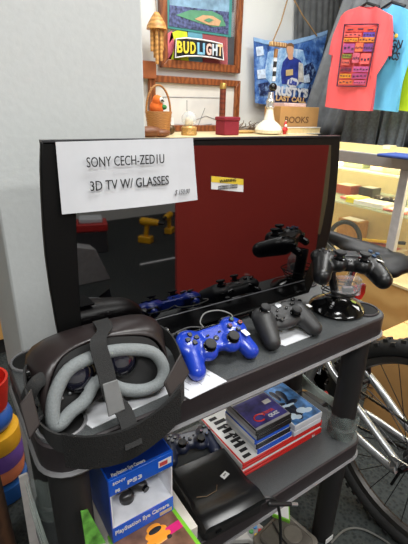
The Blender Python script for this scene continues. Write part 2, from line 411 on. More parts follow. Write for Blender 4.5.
# side strap: a loop on edge around the front of the shelf unit
loop = [((.296, .59, .835), Z), ((.302, .575, .84), Z), ((.303, .535, .838), Z), ((.290, .49, .826), Z+X*.2), ((.272, .452, .81), Z+Y*.15), ((.225, .437, .792), Z), ((.17, .431, .785), Z), ((.118, .436, .793), Z), ((.078, .455, .806), Z-X*.1), ((.064, .49, .82), Z-X*.2), ((.062, .53, .835), Z), ((.068, .565, .84), Z), ((.08, .588, .838), Z)]
loop = [(V(p), V(w).normalized()) for p, w in loop]
band('side_strap', loop, .034, .0028, ELAS, vr)
pad = [((.262, .4415, .80), Z), ((.225, .4325, .79), Z), ((.17, .4265, .783), Z), ((.118, .4315, .791), Z), ((.085, .447, .80), Z)]
band('rear_pad', [(V(p), V(w)) for p, w in [(V(a)-Z*.006, b) for a, b in pad]], .056, .004, FUZZ, vr)
for pts, nn in (([PL(u, v, rp-Y*.045, rn) for u, v in ((171, 402), (189, 372), (180, 353), (163, 383))], 0), ([PL(u, v, rp-Y*.055, rn) for u, v in ((29, 440), (40, 424), (31, 388), (19, 404))], 0)):
    bm = B(); quad(bm, *[V(p) for p in pts], .0035); pl = mk('strap_tab', bm, M('brown black leather tab', (40, 34, 33), .5, vary=.08), vr, vo, bevel=.0025)
    c = sum((V(p) for p in pts), V())/4; bm = B()
    quad(bm, *[c+(V(p)-c)*.86 for p in pts], .0042); mk('tab_inlay', bm, M('brown black leather inlay', (48, 41, 39), .55), pl, vo, smooth=0)
# thick fold of strap by the visor hinge
bm = B(); tube(bm, smoothpath([(.068, .55, .80), (.062, .53, .83), (.075, .525, .855), (.09, .54, .85), (.088, .56, .83)], 5), .004, 8, flat=2.5); mk('strap_fold', bm, ELAS, vr, vo)
for x in (.075, .31):
    bm = B(); cyl(bm, (x-.006, .575, .84), (x+.006, .575, .84), .011); mk('hinge_knob', bm, BLACKG, vr, vo, bevel=.002)

# ================================================================== game controllers
S = 1.1
def stick(bm, c, h, r):
    lathe(bm, [(r*.62, 0), (r*.55, h*.55), (r*.95, h*.7), (r, h*.85), (r*.95, h), (r*.7, h*.93), (.0001, h*.86)], c, n=18)
RUB = M('black stick rubber', (26, 26, 27), .65)
def dot(bm, c, r, h): lathe(bm, [(r, 0), (r, h*.7), (r*.8, h), (.0001, h)], c, n=14)
def sticker(parent, c, w, h, rz=0, tilt=(0, 0)):
    bm = B(); box(bm, c, (w, h, .0008), Euler((tilt[0], tilt[1], rz)).to_matrix()); return mk('price_sticker', bm, STICK, parent, smooth=0)
def pad_dual(label, m, loc, rot, group=None, detail=True):
    """pad with two stick pods low and four direction buttons"""
    t = thing('game_controller', label, 'game controller', loc, rot, group)
    bm = B()
    for s in (-1, 1):
        caps(bm, (s*.052, .002, -.001), (s*.063, -.047, -.008), .0195, .017)
        ell(bm, (s*.05, .004, .003), (.0305, .0305, .0155)); ell(bm, (s*.027, -.021, .003), (.021, .021, .0165))
        caps(bm, (s*.052, .026, -.004), (s*.052, .031, -.008), .012)
    box(bm, (0, .002, -.001), (.1, .042, .022)); box(bm, (0, -.012, 0), (.06, .03, .02))
    bm.transform(Matrix.Scale(S, 4)); mk('shell', blend(bm, .0028, 8), m, t)
    for s in (-1, 1):
        bm = B(); dot(bm, V((s*.027, -.021, .0165))*S, .0125*S, .003); k = mk('stick_well', bm, BLACKG, t)
        bm = B(); stick(bm, V((s*.027, -.021, .0175))*S, .010*S, .0112*S); mk('thumbstick', bm, RUB, t)
        bm = B(); box(bm, V((s*.052, .033, .001))*S, V((.024, .008, .007))*S); mk('shoulder_button', bm, BLACK if m is not NAVY else m, t, bevel=.002)
        bm = B(); box(bm, V((s*.052, .034, -.010))*S, V((.022, .014, .009))*S); mk('trigger', bm, BLACK, t, bevel=.003)
    for a in range(4):
        d = V((math.cos(a*math.pi/2), math.sin(a*math.pi/2), 0))
        c = V((-.05, .005, .0175))*S+d*.0088*S; bm = B()
        tn = V((-d.y, d.x, 0)); prism(bm, [c-d*.006*S, c-d*.002*S+tn*.0042*S, c+d*.0048*S+tn*.0042*S, c+d*.0048*S-tn*.0042*S, c-d*.002*S-tn*.0042*S], Z*.0035)
        mk('direction_button', bm, BLACK, t, bevel=.0008)
        c = V((.05, .005, .0175))*S+d*.0125*S; bm = B(); dot(bm, c, .0053*S, .004)
        b = mk('action_button', bm, BLACK, t)
        col = [M('button red', (226, 96, 92), .5), M('button green', (70, 190, 160), .5), M('button pink', (222, 130, 180), .5), M('button blue', (120, 150, 225), .5)][a]
        n = [16, 3, 4, 4][a]; bm = B(); rr = .0033*S
        pts = [c+Z*.0043+V((math.cos(q), math.sin(q), 0))*rr for q in [2*math.pi*j/n+(math.pi/2 if n == 3 else math.pi/4) for j in range(n)]]
        if a == 3:
            tube(bm, [pts[0], pts[2]], .0005, 6); tube(bm, [pts[1], pts[3]], .0005, 6)
        else: tube(bm, pts, .0005, 6, closed=True)
        mk('button_symbol', bm, col, b, smooth=0)
    for x, w in ((-.014, .006), (.014, .006)):
        bm = B(); box(bm, V((x, .004, .0125))*S, V((w, .003, .003))*S); mk('menu_button', bm, BLACK, t, bevel=.0008)
    bm = B(); dot(bm, V((0, -.006, .0105))*S, .0055*S, .003); mk('home_button', bm, M('smoky home button', (60, 62, 70), .2), t)
    return t
BLUE = M('cobalt blue plastic', (24, 58, 172), .28, vary=.05, coat=.3)
NAVY = M('dark navy plastic', (30, 36, 58), .4, vary=.05)
def lay(u, v, z, xd, tilt, zoff):
    """a pad lying at a pixel: its face normal leans toward -Y by tilt"""
    return P(u, v, z=z)+Z*0, frame_at((0, 0, 0), xd, V((0, -math.sin(tilt), math.cos(tilt))))
loc, rot = P(216, 341, z=ZT+.024), frame_at((0, 0, 0), V((.985, .02, .0)), V((-.04, -.42, .90)))
ds = pad_dual('blue game controller lying on the shelf in front of the tv', BLUE, loc, rot)
ds.scale = (.88,)*3; settle(ds, 213, 339, ZT)
sticker(ds, V((.059, -.020, .0185))*S, .014, .018, .1, (-.15, .15))
bm = B(); ce = smoothpath([(0, .036, -.004), (.004, .055, -.01), (.03, .075, -.012), (.065, .07, -.01), (.085, .05, -.008), (.08, .035, -.006)], 6)
tube(bm, ce, .0016, 8); mk('cable', bm, M('pale grey cable', (120, 120, 118), .5), ds)
bm = B(); tube(bm, smoothpath([(0, .036, -.004), (-.03, .05, -.008), (-.07, .045, -.008), (-.085, .025, -.006)], 6), .0016, 8); mk('cable', bm, M('dark cable', (60, 60, 60), .5), ds)

def pad_offset(label, m, loc, rot):
    """pad with offset sticks, cross pad and four round buttons"""
    t = thing('game_controller', label, 'game controller', loc, rot)
    bm = B()
    for s in (-1, 1):
        caps(bm, (s*.05, .006, 0), (s*.061, -.044, -.010), .025, .019)
        ell(bm, (s*.045, .016, .002), (.03, .026, .017))
    box(bm, (0, .012, 0), (.09, .046, .03)); ell(bm, (0, -.008, .001), (.05, .022, .015)); box(bm, (0, .03, -.004), (.1, .02, .018))
    bm.transform(Matrix.Scale(S, 4)); mk('shell', blend(bm, .003, 10), m, t)
    for c in ((-.046, .018, .0185), (.022, -.010, .0165)):
        bm = B(); dot(bm, V(c)*S, .0125*S, .003); mk('stick_well', bm, BLACKG, t)
        bm = B(); stick(bm, V(c)*S+Z*.001, .014*S, .0115*S); mk('thumbstick', bm, RUB, t)
    c = V((-.022, -.010, .0172))*S; bm = B(); box(bm, c, V((.022, .0075, .004))*S); box(bm, c, V((.0075, .022, .0042))*S); mk('cross_pad', bm, BLACKM, t, bevel=.001)
    for a in range(4):
        d = V((math.cos(a*math.pi/2), math.sin(a*math.pi/2), 0)); bm = B(); dot(bm, V((.046, .018, .0185))*S+d*.0115*S, .0052*S, .004)
        b = mk('action_button', bm, BLACKG, t)
    bm = B(); dot(bm, V((0, .026, .0155))*S, .008*S, .002); mk('guide_button', bm, M('silver guide button', (150, 152, 155), .3, .6), t)
    for x in (-.013, .013): bm = B(); dot(bm, V((x, .012, .0165))*S, .0035*S, .002); mk('menu_button', bm, BLACKG, t)
    for s in (-1, 1):
        bm = B(); caps(bm, V((s*.03, .038, .003))*S, V((s*.06, .032, 0))*S, .006*S); mk('shoulder_button', bm, BLACKG, t)
        bm = B(); caps(bm, V((s*.048, .034, -.010))*S, V((s*.05, .042, -.014))*S, .010*S); mk('trigger', bm, BLACKG, t)

    return t
xb = pad_offset('black game controller with offset thumbsticks lying on the shelf beside the blue one', M('charcoal controller plastic', (44, 44, 45), .5, bump=.08, scale=500), P(283, 326, z=ZT+.026), frame_at((0, 0, 0), V((.99, -.05, 0)), V((-.05, -.3, .95))))
xb.scale = (.84,)*3; settle(xb, 283, 318, ZT)
sticker(xb, V((.064, -.006, .0245))*S, .013, .012, .2, (-.05, .25))
bm = B()
for k in range(3): box(bm, V((-.058+.004*k, -.012, .0165+.0004*k))*S, (.002, .012, .001), Euler((0, -.2, .25*(k-1))).to_matrix())
mk('scuff_mark', bm, GREYINK, xb, smooth=0)

# pad held up in a charging stand
def pad_grip(label, m, loc, rot):
    t = thing('game_controller', label, 'game controller', loc, rot)
    bm = B()
    for s in (-1, 1):
        caps(bm, (s*.05, .01, -.002), (s*.064, -.045, -.012), .024, .0195)
        ell(bm, (s*.05, .012, .004), (.029, .028, .0165)); ell(bm, (s*.026, -.016, .003), (.019, .019, .017))
    box(bm, (0, .012, 0), (.1, .044, .026)); box(bm, (0, -.006, -.002), (.06, .03, .02))
    bm.transform(Matrix.Scale(S, 4)); mk('shell', blend(bm, .003, 8), m, t)
    for s in (-1, 1):
        bm = B(); dot(bm, V((s*.026, -.016, .0168))*S, .0125*S, .003); mk('stick_well', bm, BLACKG, t)
        bm = B(); stick(bm, V((s*.026, -.016, .018))*S, .015*S, .0118*S); mk('thumbstick', bm, RUB, t)
        bm = B(); box(bm, V((s*.055, .037, .001))*S, V((.026, .012, .01))*S); mk('shoulder_button', bm, BLACKG, t, bevel=.003)
        bm = B(); caps(bm, V((s*.055, .036, -.010))*S, V((s*.056, .046, -.017))*S, .0095*S); mk('trigger', bm, BLACKG, t)
        bm = B(); box(bm, V((s*.034, .026, .0155))*S, V((.003, .007, .002))*S); mk('menu_button', bm, GREYINK, t)
    bm = B(); box(bm, V((0, .018, .0135))*S, V((.052, .028, .004))*S); mk('touch_panel', bm, M('touch panel', (40, 40, 42), .4), t, bevel=.002)
    bm = B(); box(bm, V((0, .0345, .009))*S, V((.05, .003, .006))*S); mk('light_bar', bm, M('reddish light bar', (120, 50, 42), .3), t, bevel=.001)
    for a in range(4):
        d = V((math.cos(a*math.pi/2), math.sin(a*math.pi/2), 0)); bm = B(); dot(bm, V((.052, .012, .0195))*S+d*.0115*S, .005*S, .004)
        mk('action_button', bm, M('dark blue button', (40, 62, 90), .35), t)
        c = V((-.052, .012, .0195))*S+d*.009*S; bm = B(); box(bm, c, (.0075, .0075, .004)); mk('direction_button', bm, BLACK, t, bevel=.001)
    bm = B(); dot(bm, V((0, -.008, .0085))*S, .0055*S, .003); mk('home_button', bm, BLACKG, t)
    return t
camr = V((math.cos(YAW), -math.sin(YAW), 0)); camf = V((math.sin(YAW), math.cos(YAW), 0))
pl = P(347.5, 263, y=.52)
pg = pad_grip('black game controller with long grips held up in a clear charging stand', M('satin black controller plastic', (13, 13, 14), .36), pl, frame_at((0, 0, 0), camr*.98-Z*.05, Z*.93-camf*.1))
pg.scale = (.93,)*3
sticker(pg, V((.062, -.012, .0165))*S, .016, .012, .1, (-.1, .3))

# charging stand: oval base, neck, clear cradle, wires
sb = P(336, 308, z=ZT+.0012)
cs = thing('charging_stand', 'black oval charging stand with a clear plastic cradle holding a controller', 'charging stand', sb)
bm = B(); lathe(bm, [(.062, 0), (.065, .004), (.062, .010), (.045, .019), (.030, .027), (.022, .032), (.0001, .033)], (0, 0, 0), n=36)
bm.transform(Matrix.Rotation(-YAW, 4, 'Z') @ Matrix.Diagonal((1, 1.05, 1, 1))); mk('base', bm, BLACKG, cs, smooth=50)
bm = B(); tube(bm, [V((0, .0, .02)), V((-.008, .012, .06)), V((-.012, .018, .09)), V((0, .01, .115))], .014, 12, flat=.7); mk('neck', bm, BLACK, cs)
CL = clear('clear cradle plastic', (232, 236, 238), .2)
cx = camr*.014-camf*.026-Z*.003; rotc = Euler((0, 0, -YAW)).to_matrix()
for c, s_ in (((cx+Z*.068), (.05, .003, .036)), ((cx+Z*.087+camf*.012), (.056, .028, .003)), ((cx+Z*.05+camf*.01), (.05, .024, .003))):
    bm = B(); box(bm, c, s_, rotc); mk('cradle', bm, CL, cs, bevel=.001, label='clear plastic cradle')
for s in (-1, 1): bm = B(); box(bm, cx+camr*(.026*s)+Z*.068+camf*.01, (.003, .022, .036), rotc); mk('cradle', bm, CL, cs, bevel=.001, label='clear plastic cradle')
bm = B(); box(bm, cx+Z*.06+camf*.01, (.024, .012, .012), rotc); mk('contact_block', bm, SILVER, cs, bevel=.001)
for k in range(3):
    bm = B(); pts = [(.036+.004*k)*V((math.cos(q), math.sin(q), 0))+Z*(.042+.008*k+.004*math.sin(2*q+k)) for q in [i*2*math.pi/20 for i in range(20)]]
    tube(bm, pts, .0014, 6, closed=True); mk('cable_loop', bm, BLACK, cs)
bm = B(); box(bm, camr*.030-camf*.034+Z*.0185, (.024, .013, .0012), Euler((.4, .3, -YAW)).to_matrix()); mk('price_sticker', bm, STICK, cs, smooth=0)
bm = B(); box(bm, camr*.010-camf*.042+Z*.0185, (.018, .008, .0012), Euler((.4, 0, -YAW)).to_matrix()); mk('price_sticker', bm, STICK, cs, smooth=0)
bm = B(); box(bm, camr*.032-camf*.014+Z*.0245, (.016, .006, .0012), Euler((.35, .3, -YAW)).to_matrix()); mk('green_label', bm, M('green sticker', (150, 170, 60), .5), cs, smooth=0)
# ================================================================== middle shelf: game cases
def game_case(label, x0, y0, x1, y1, z, h, col, cover, spine, group=None, art=None, cat='game case', rz=0):
    c = V(((x0+x1)/2, (y0+y1)/2, z)); t = thing('game_case', label, cat, c, (0, 0, rz), group)
    a, b = (x1-x0)/2, (y1-y0)/2
    bm = B(); bounds(bm, (-a, -b, 0), (a, b, h*.44)); mk('back_shell', bm, col, t, bevel=.0015)
    bm = B(); bounds(bm, (-a, -b, h*.5), (a, b, h)); mk('lid', bm, col, t, bevel=.0015)
    bm = B(); bounds(bm, (-a+.003, -b+.003, h*.4), (a-.003, b-.003, h*.55)); mk('inner_tray', bm, M('shadow black', (12, 12, 12), .8), t, smooth=0)
    if spine:
        bm = B(); bounds(bm, (-a-.0006, -b+.003, .001), (-a+.001, b-.003, h-.001)); mk('spine_paper', bm, spine, t, smooth=0)
    bm = B(); bounds(bm, (-a+.004, -b+.003, h), (a-.002, b-.003, h+.0006)); cv = mk('cover_paper', bm, cover, t, smooth=0)
    if art: art(t, cv, a, b, h+.0007)
    return t
RED = M('red game plastic', (196, 34, 30), .3, vary=.05); BLU = M('blue game plastic', (20, 80, 190), .3, vary=.05)
GRB = M('grey blue game plastic', (128, 150, 165), .35); CLR = M('frosted white plastic', (206, 208, 214), .3); PBLK = M('black game plastic', (20, 20, 22), .3)
COVW = M('white cover paper', (222, 222, 220), .35, vary=.04); COVG = M('grey cover paper', (150, 148, 150), .35); COVB = M('blue picture paper', (72, 120, 176), .3, vary=.7, scale=45)
COVV = M('violet picture paper', (60, 56, 120), .3, vary=.7, scale=40)
def patch(bm, x0, y0, x1, y1, z, mi=0): return bounds(bm, (x0, y0, z), (x1, y1, z+.0004), mi)
ZS = ZM+.001
game_case('wide red game case at the bottom of the stack on the middle shelf', .492, .540, .768, .725, ZS, .0165, RED, COVW, COVW)
game_case('wide grey blue game case between two red ones in the stack', .496, .546, .764, .722, ZS+.0175, .011, GRB, COVW, COVW)
def artbw(t, cv, a, b, z):
    bm = B(); random.seed(4)
    for k in range(9):
        x = -a+.012+.004*random.random()+.005*(k % 2); y = -b+.012+k*.018; patch(bm, x, y, x+.02+.02*random.random(), y+.008+.004*random.random(), z)
    mk('printed_figures', bm, INK, cv, smooth=0)
    text('cover_lettering', '2K12', .034, (-a+.045, 0, z+.0004), Y, -X, INK, cv, bold=.001)
    text('price_lettering', '85', .012, (a-.03, -b-.0005, -.02), X, Z, COVW, cv)
game_case('wide red game case with black and white cover, under the smaller stack', .490, .538, .762, .728, ZS+.0295, .0165, RED, COVW, COVW, art=artbw)
z0 = ZS+.0475
def arttop(t, cv, a, b, z):
    bm = B(); patch(bm, -a+.005, -b+.01, a-.004, b-.024, z); mk('cover_picture', bm, COVV, cv, smooth=0)
    bm = B(); tube(bm, [V((-.02+.016*math.cos(q), -.03+.011*math.sin(q), z+.001)) for q in [i*math.pi/8 for i in range(14)]], .002, 6); mk('red_emblem', bm, RED, cv)
    text('cover_title', 'TRIVIA', .012, (.012, -.024, z+.0006), X, Y, M('dull red ink', (190, 60, 60), .5), cv, bold=.0004)
    text('cover_title', 'QUIZ', .013, (.018, -.038, z+.0006), X, Y, WHITEP, cv, bold=.0004)
    bm = B(); patch(bm, a-.034, 0, a-.012, .014, z+.0004); mk('price_sticker', bm, STICK, cv, smooth=0)
lst = [('blue game case at the bottom of the small stack', BLU, .004), ('black game case with white spine resting on the lowest blue one', PBLK, .001), ('blue game case sandwiched between black ones in the small stack', BLU, -.002), ('black game case second from the top of the small stack', PBLK, .001)]
for i, (lb_, cm, dx) in enumerate(lst):
    game_case(lb_, .533+dx, .545-dx, .646+dx, .668, z0+i*.0138, .0132, cm, COVW, [COVW, M('silver spine paper', (190, 196, 205), .4)][i % 2], 'small stack of game cases')
game_case('black game case with violet picture cover on top of the small stack', .531, .546, .646, .669, z0+4*.0138, .0132, PBLK, COVG, COVG, 'small stack of game cases', arttop)
def artblue(t, cv, a, b, z):
    bm = B(); random.seed(9)
    for k in range(9): ell(bm, (random.uniform(-a+.02, a-.02), random.uniform(-b+.02, b-.02), z-.0002), (.006+.016*random.random(), .006+.02*random.random(), .0008), n=12)
    mk('picture_shapes', bm, [M('dark picture blue', (18, 26, 46), .3)], cv)
    bm = B()
    for k in range(6): ell(bm, (random.uniform(-a+.02, a-.02), random.uniform(-b+.02, b-.02), z), (.01+.012*random.random(), .004+.008*random.random(), .0009), n=12)
    mk('picture_shapes', bm, M('pale picture blue', (190, 210, 228), .3), cv)
game_case('thick frosted white game case with blue picture cover beside the small stack', .652, .535, .752, .69, z0, .034, CLR, COVB, None, art=artblue)

# black game console
co = V((.405, .53, ZS)); con = thing('game_console', 'black game console with curved top and white price sticker on the middle shelf', 'game console', co, (0, 0, R(-4)))
o1 = rrect(-.072, -.078, .078, .085, .014)
bm = B(); loft(bm, [[p*k+Z*h for p in o1] for h, k in ((0, .96), (.004, 1), (.03, 1), (.036, .99))]); mk('lower_body', bm, BLACKM, con, smooth=50)
bm = B()
rings = []
for i in range(15):
    y = -.08+.165*i/14; zz = .036+.014*math.exp(-((y+.058)/.03)**2)+.004*max(0, (y+.05)/.13)
    rings.append([V((-.072, y, .030)), V((-.070, y, zz-.003)), V((-.06, y, zz)), V((0, y-.004, zz+.003)), V((.066, y, zz)), V((.077, y, zz-.003)), V((.079, y, .030))])
loft(bm, rings); mk('curved_lid', bm, M('satin black lid', (20, 20, 21), .28, vary=.2, scale=120), con, smooth=60)
bm = B(); box(bm, (.032, .012, .0435), (.019, .013, .001), Euler((0, 0, .35)).to_matrix()); mk('price_sticker', bm, STICK, con, smooth=0)
text('price_lettering', '$99', .006, (.032, .012, .0444), V((1, .35, 0)), V((-.35, 1, 0)), GREYINK, con)
bm = B(); tube(bm, [(-.05, -.005, .0405), (-.03, -.014, .0412), (-.004, -.012, .0415), (.004, .0, .0412)], .0008, 6); mk('scratch_line', bm, M('bronze line', (110, 86, 60), .5), con)
bm = B(); box(bm, (-.04, -.08, .02), (.012, .004, .006)); mk('port', bm, BLACKG, con, smooth=0)
bm = B(); cb = [co+V((.075, -.074, .03)), co+V((.10, -.088, .02)), co+V((.112, -.10, -.05)), co+V((.118, -.105, -.2)), co+V((.135, -.06, -.38)), co+V((.15, .0, -.395))]
cw = single('power_cable', (tube(bm, smoothpath(cb, 8), .0035, 8), bm)[1], BLACK, 'black power cable hanging from the game console down to the floor', 'cable')
tip = thing('video_plug', 'black and silver plug hanging over the edge of the middle shelf by the console', 'plug', co+V((.082, -.088, .022)), (0, 0, 0))
bm = B(); caps(bm, (0, 0, 0), (.05, -.016, -.018), .006, .0045); mk('grip', bm, BLACK, tip)
bm = B(); cyl(bm, (.05, -.016, -.018), (.066, -.021, -.024), .0042); mk('metal_tip', bm, SILVER, tip)
nv = pad_dual('dark navy game controller behind the black console on the middle shelf', NAVY, V((.395, .672, ZS+.024)), (R(6), 0, R(-14)))
nv.scale = (.82,)*3; settle(nv, 189, 440, ZM+.001)

# pile in front of the near post: white box, eye camera package, green-edged game case
EB = M('glossy packaging blue', (24, 88, 200), .22, vary=.2, scale=12); EBD = M('deep packaging blue', (20, 66, 156), .3, vary=.2, scale=14)
YE = .495
q = lambda u, v: P(u, v, y=YE)
e1, e2 = q(108, 482), q(173, 451.5)
x0, x1, zt = e1.x, e2.x, (e1.z+e2.z)/2; zu = (q(108, 499).z+q(172, 466).z)/2; zl = (q(112, 533).z+q(165, 498).z)/2; zb = zl-.036
yb = YE+.115
wb = thing('flat_carton', 'dull white carton with black marks under the blue camera package', 'box', (.225, .53, ZS)); wo = V((.225, .53, ZS))
bm = B(); bounds(bm, (.14, YE-.045, ZS), (x1+.027, yb+.03, zb-.0135)); mk('carton_body', bm, M('dull white card', (206, 200, 190), .7), wb, wo, bevel=.001)
bm = B()
for y, z, h in ((.0, -.02, .012), (.03, -.05, .02), (-.03, -.045, .015), (.07, -.03, .012), (-.02, -.09, .02)): bounds(bm, (x1+.0265, .53+y-.01, zb-.0135+z-h/2), (x1+.0275, .53+y+.008, zb-.0135+z+h/2))
mk('printed_mark', bm, INK, wb, wo, smooth=0)
eo = V(((x0+x1)/2, YE+.05, zb))
ey = thing('camera_package', 'blue and white open fronted package holding a small black webcam', 'package', eo)
bm = B(); bounds(bm, (x0, YE, zu), (x1, yb, zt)); mk('header', bm, EB, ey, eo, bevel=.001)
bm = B(); bounds(bm, (x0, YE, zb), (x1, yb, zl)); mk('lower_band', bm, EB, ey, eo, bevel=.001)
bm = B(); bounds(bm, (x0, YE+.06, zl), (x1, yb, zu)); bounds(bm, (x0+.0015, YE+.001, zl), (x0+.004, YE+.06, zu)); bounds(bm, (x1-.004, YE+.001, zl), (x1-.0015, YE+.06, zu)); bounds(bm, (x0+.002, YE+.001, zl), (x1-.002, YE+.061, zl+.002))
mk('white_tray', bm, M('white tray card', (226, 228, 234), .5), ey, eo, smooth=0)
bm = B(); bounds(bm, (x0-.001, YE, zb), (x0+.001, yb, zt)); mk('side_panel', bm, EBD, ey, eo, smooth=0)
bm = B(); quad(bm, (x0+.002, YE+.006, zt), (x1-.002, YE+.006, zt), (x1-.002, yb-.004, zt), (x0+.002, yb-.004, zt), .0006); mk('top_panel', bm, M('deep blue flap', (16, 46, 122), .3), ey, eo, smooth=0)
wd = x1-x0; yf = YE-.0005
text('title_lettering', 'PlayStation Eye Camera', .010, ((x0+x1)/2-.022, YE+.008, zt+.001), X, Y, WHITEP, ey, off=eo, width=wd*.5, bold=.0002)
text('maker_lettering', 'SONY', .007, (x0+wd*.15, yf, zu+(zt-zu)*.74), X, Z, WHITEP, ey, off=eo, width=wd*.19, bold=.0001)
text('maker_lettering', 'PS3', .012, (x0+wd*.38, yf, zu+(zt-zu)*.40), X, Z, WHITEP, ey, off=eo, width=wd*.22, bold=.0002)
text('maker_lettering', 'PS', .008, (x0+wd*.12, yf, zu+(zt-zu)*.22), X, Z, WHITEP, ey, off=eo, width=wd*.07, bold=.0004)
text('title_lettering', 'PlayStation Eye Camera', .013, ((x0+x1)/2-.003, yf, zl-.013), X, Z, WHITEP, ey, off=eo, width=wd*.88, bold=.0002)
bm = B(); bounds(bm, (x1-.03, YE-.0006, zu+.012), (x1-.004, YE+.0004, zu+.026)); mk('printed_sticker', bm, STICK, ey, eo, smooth=0)
bm = B(); bounds(bm, (x1-.028, YE-.001, zu+.014), (x1-.012, YE+.0004, zu+.023)); mk('printed_sticker', bm, M('sticker red', (190, 70, 70), .5), ey, eo, smooth=0)
bm = B(); bounds(bm, (x1-.03, YE-.0006, zl-.032), (x1-.004, YE+.0004, zl-.024)); mk('printed_sticker', bm, M('sticker tan', (190, 170, 140), .5), ey, eo, smooth=0)
# the webcam itself stands in the tray
wc = thing('webcam', 'small round black webcam inside the white tray of the blue package', 'webcam', (x0+wd*.42, YE+.040, zl+.0025))
bm = B(); caps(bm, (-.012, -.004, .012), (-.004, -.006, .014), .0105); ell(bm, (-.008, -.004, .006), (.014, .013, .006)); mk('foot', blend(bm, .002, 4), M('webcam dark plastic', (40, 39, 40), .3), wc)
bm = B(); caps(bm, (.010, .004, .026), (.022, -.006, .024), .0135, .0115); mk('head', blend(bm, .002, 4), M('webcam dark plastic', (40, 39, 40), .3), wc)
bm = B(); cyl(bm, (.024, -.014, .0245), (.0255, -.020, .024), .0065); mk('lens', bm, BLACKG, wc)
# green edged game case lying on the white carton, part way under the package
TRp = P(168, 499, z=zb-.001); BRp = P(188, 526, z=zb-.001)
ln = (BRp-TRp).normalized(); nrm = Z.copy(); wdv = nrm.cross(ln).normalized()
if wdv.x > 0: wdv = -wdv
gc = thing('game_case', 'green edged game case with an orange car on its cover, lying under the blue package', 'game case', TRp)
Lg, Wg = .118, .13
cor = [TRp+wdv*Wg, TRp, TRp+ln*Lg, TRp+ln*Lg+wdv*Wg]
bm = B(); prism(bm, cor, -nrm*.012); mk('shell', bm, M('lime green plastic', (120, 190, 50), .3), gc, TRp, bevel=.001)
ins = lambda a, b: TRp+wdv*(Wg*a)+ln*(Lg*b)
def gq(name, a0, b0, a1, b1, m, h):
    bm = B(); quad(bm, ins(a0, b0), ins(a1, b0), ins(a1, b1), ins(a0, b1), .0003)
    bmesh.ops.translate(bm, vec=nrm*h, verts=bm.verts); return mk(name, bm, m, gc, TRp, smooth=0)
cvr = gq('cover_paper', .06, .03, .98, .97, M('brown racing picture', (122, 88, 70), .3, vary=.5, scale=30), .0003)
gq('magenta_strip', .06, .42, .32, .56, M('magenta ink', (205, 30, 110), .4), .0007)
bm = B(); rot = Matrix((wdv, ln, nrm)).transposed()
for a, b, ra, rb in ((.42, .40, .022, .011), (.42, .50, .027, .010), (.42, .31, .014, .008)): ell(bm, ins(a, b)+nrm*.0006, (ra, rb, .0008), rot)
mk('orange_car_picture', bm, M('orange car ink', (238, 150, 40), .4, vary=.05), gc, TRp)
bm = B(); ell(bm, ins(.42, .36)+nrm*.0012, (.013, .006, .0008), rot); mk('car_window_picture', bm, INK, gc, TRp)
for a in (.30, .54):
    bm = B(); ell(bm, ins(a, .57)+nrm*.0012, (.005, .004, .0008), rot); mk('car_wheel_picture', bm, INK, gc, TRp)
# leaflet by the post
lp = V((.125, .50, ZS+.072))
bm = B(); quad(bm, P(81, 512, y=.47), P(88, 510, y=.47), P(106, 543, y=.46), P(86, 546, y=.46), .003)
single('leaflet', bm, M('green and yellow leaflet', (90, 150, 60), .5, vary=.6, scale=60), 'small green leaflet tucked between the shelf post and blue package', 'leaflet')

# ================================================================== stretch film round the posts
FILM = clear('cling film', (206, 222, 216), .17, .10); STRAND = clear('gathered cling film', (222, 236, 230), .62, .10)
def film(label, x, ya, yb_, za, zb_, posts):
    t = thing('stretch_film', label, 'plastic film', (x, (ya+yb_)/2, za)); o = t.location.copy()
    random.seed(int(x*100))
    for k in range(9):
        z1 = random.uniform(za, zb_); z2 = random.uniform(za, zb_); dx = random.uniform(-.004, .004); pts = []
        for i in range(9): f = i/8; pts.append(V((x+dx, ya+(yb_-ya)*f, z1+(z2-z1)*f-.004*math.sin(math.pi*f))))
        w_ = random.uniform(.006, .016); bm = B(); ribbon(bm, [p-Z*w_*(1-.6*math.sin(math.pi*i/8)) for i, p in enumerate(pts)], [p+Z*w_*(1-.6*math.sin(math.pi*i/8)) for i, p in enumerate(pts)], .0006); mk('film_strand', bm, STRAND, t, o, smooth=60)
    for px, py in posts:
        rings = []; bm = B()
        for j in range(7):
            z = za-.015+(zb_-za+.035)*j/6; rings.append([V((px, py, z))+V((math.cos(a), math.sin(a), 0))*(.0405+.0022*math.sin(5*a+j*1.7)+.0016*math.sin(9*a-j)) for a in [2*math.pi*i/40 for i in range(40)]])
        loft(bm, rings, cap=False); mk('film_wrap', bm, FILM, t, o, smooth=60)
    return t
film('clear stretch film wound around the posts at the bicycle end of the middle shelf', .857, .513, .706, ZM+.02, ZM+.06, [(.814, .513)])
film('clear stretch film strung between the posts at the column end of the middle shelf', .056, .513, .706, ZM+.02, ZM+.10, [(.1, .706)])

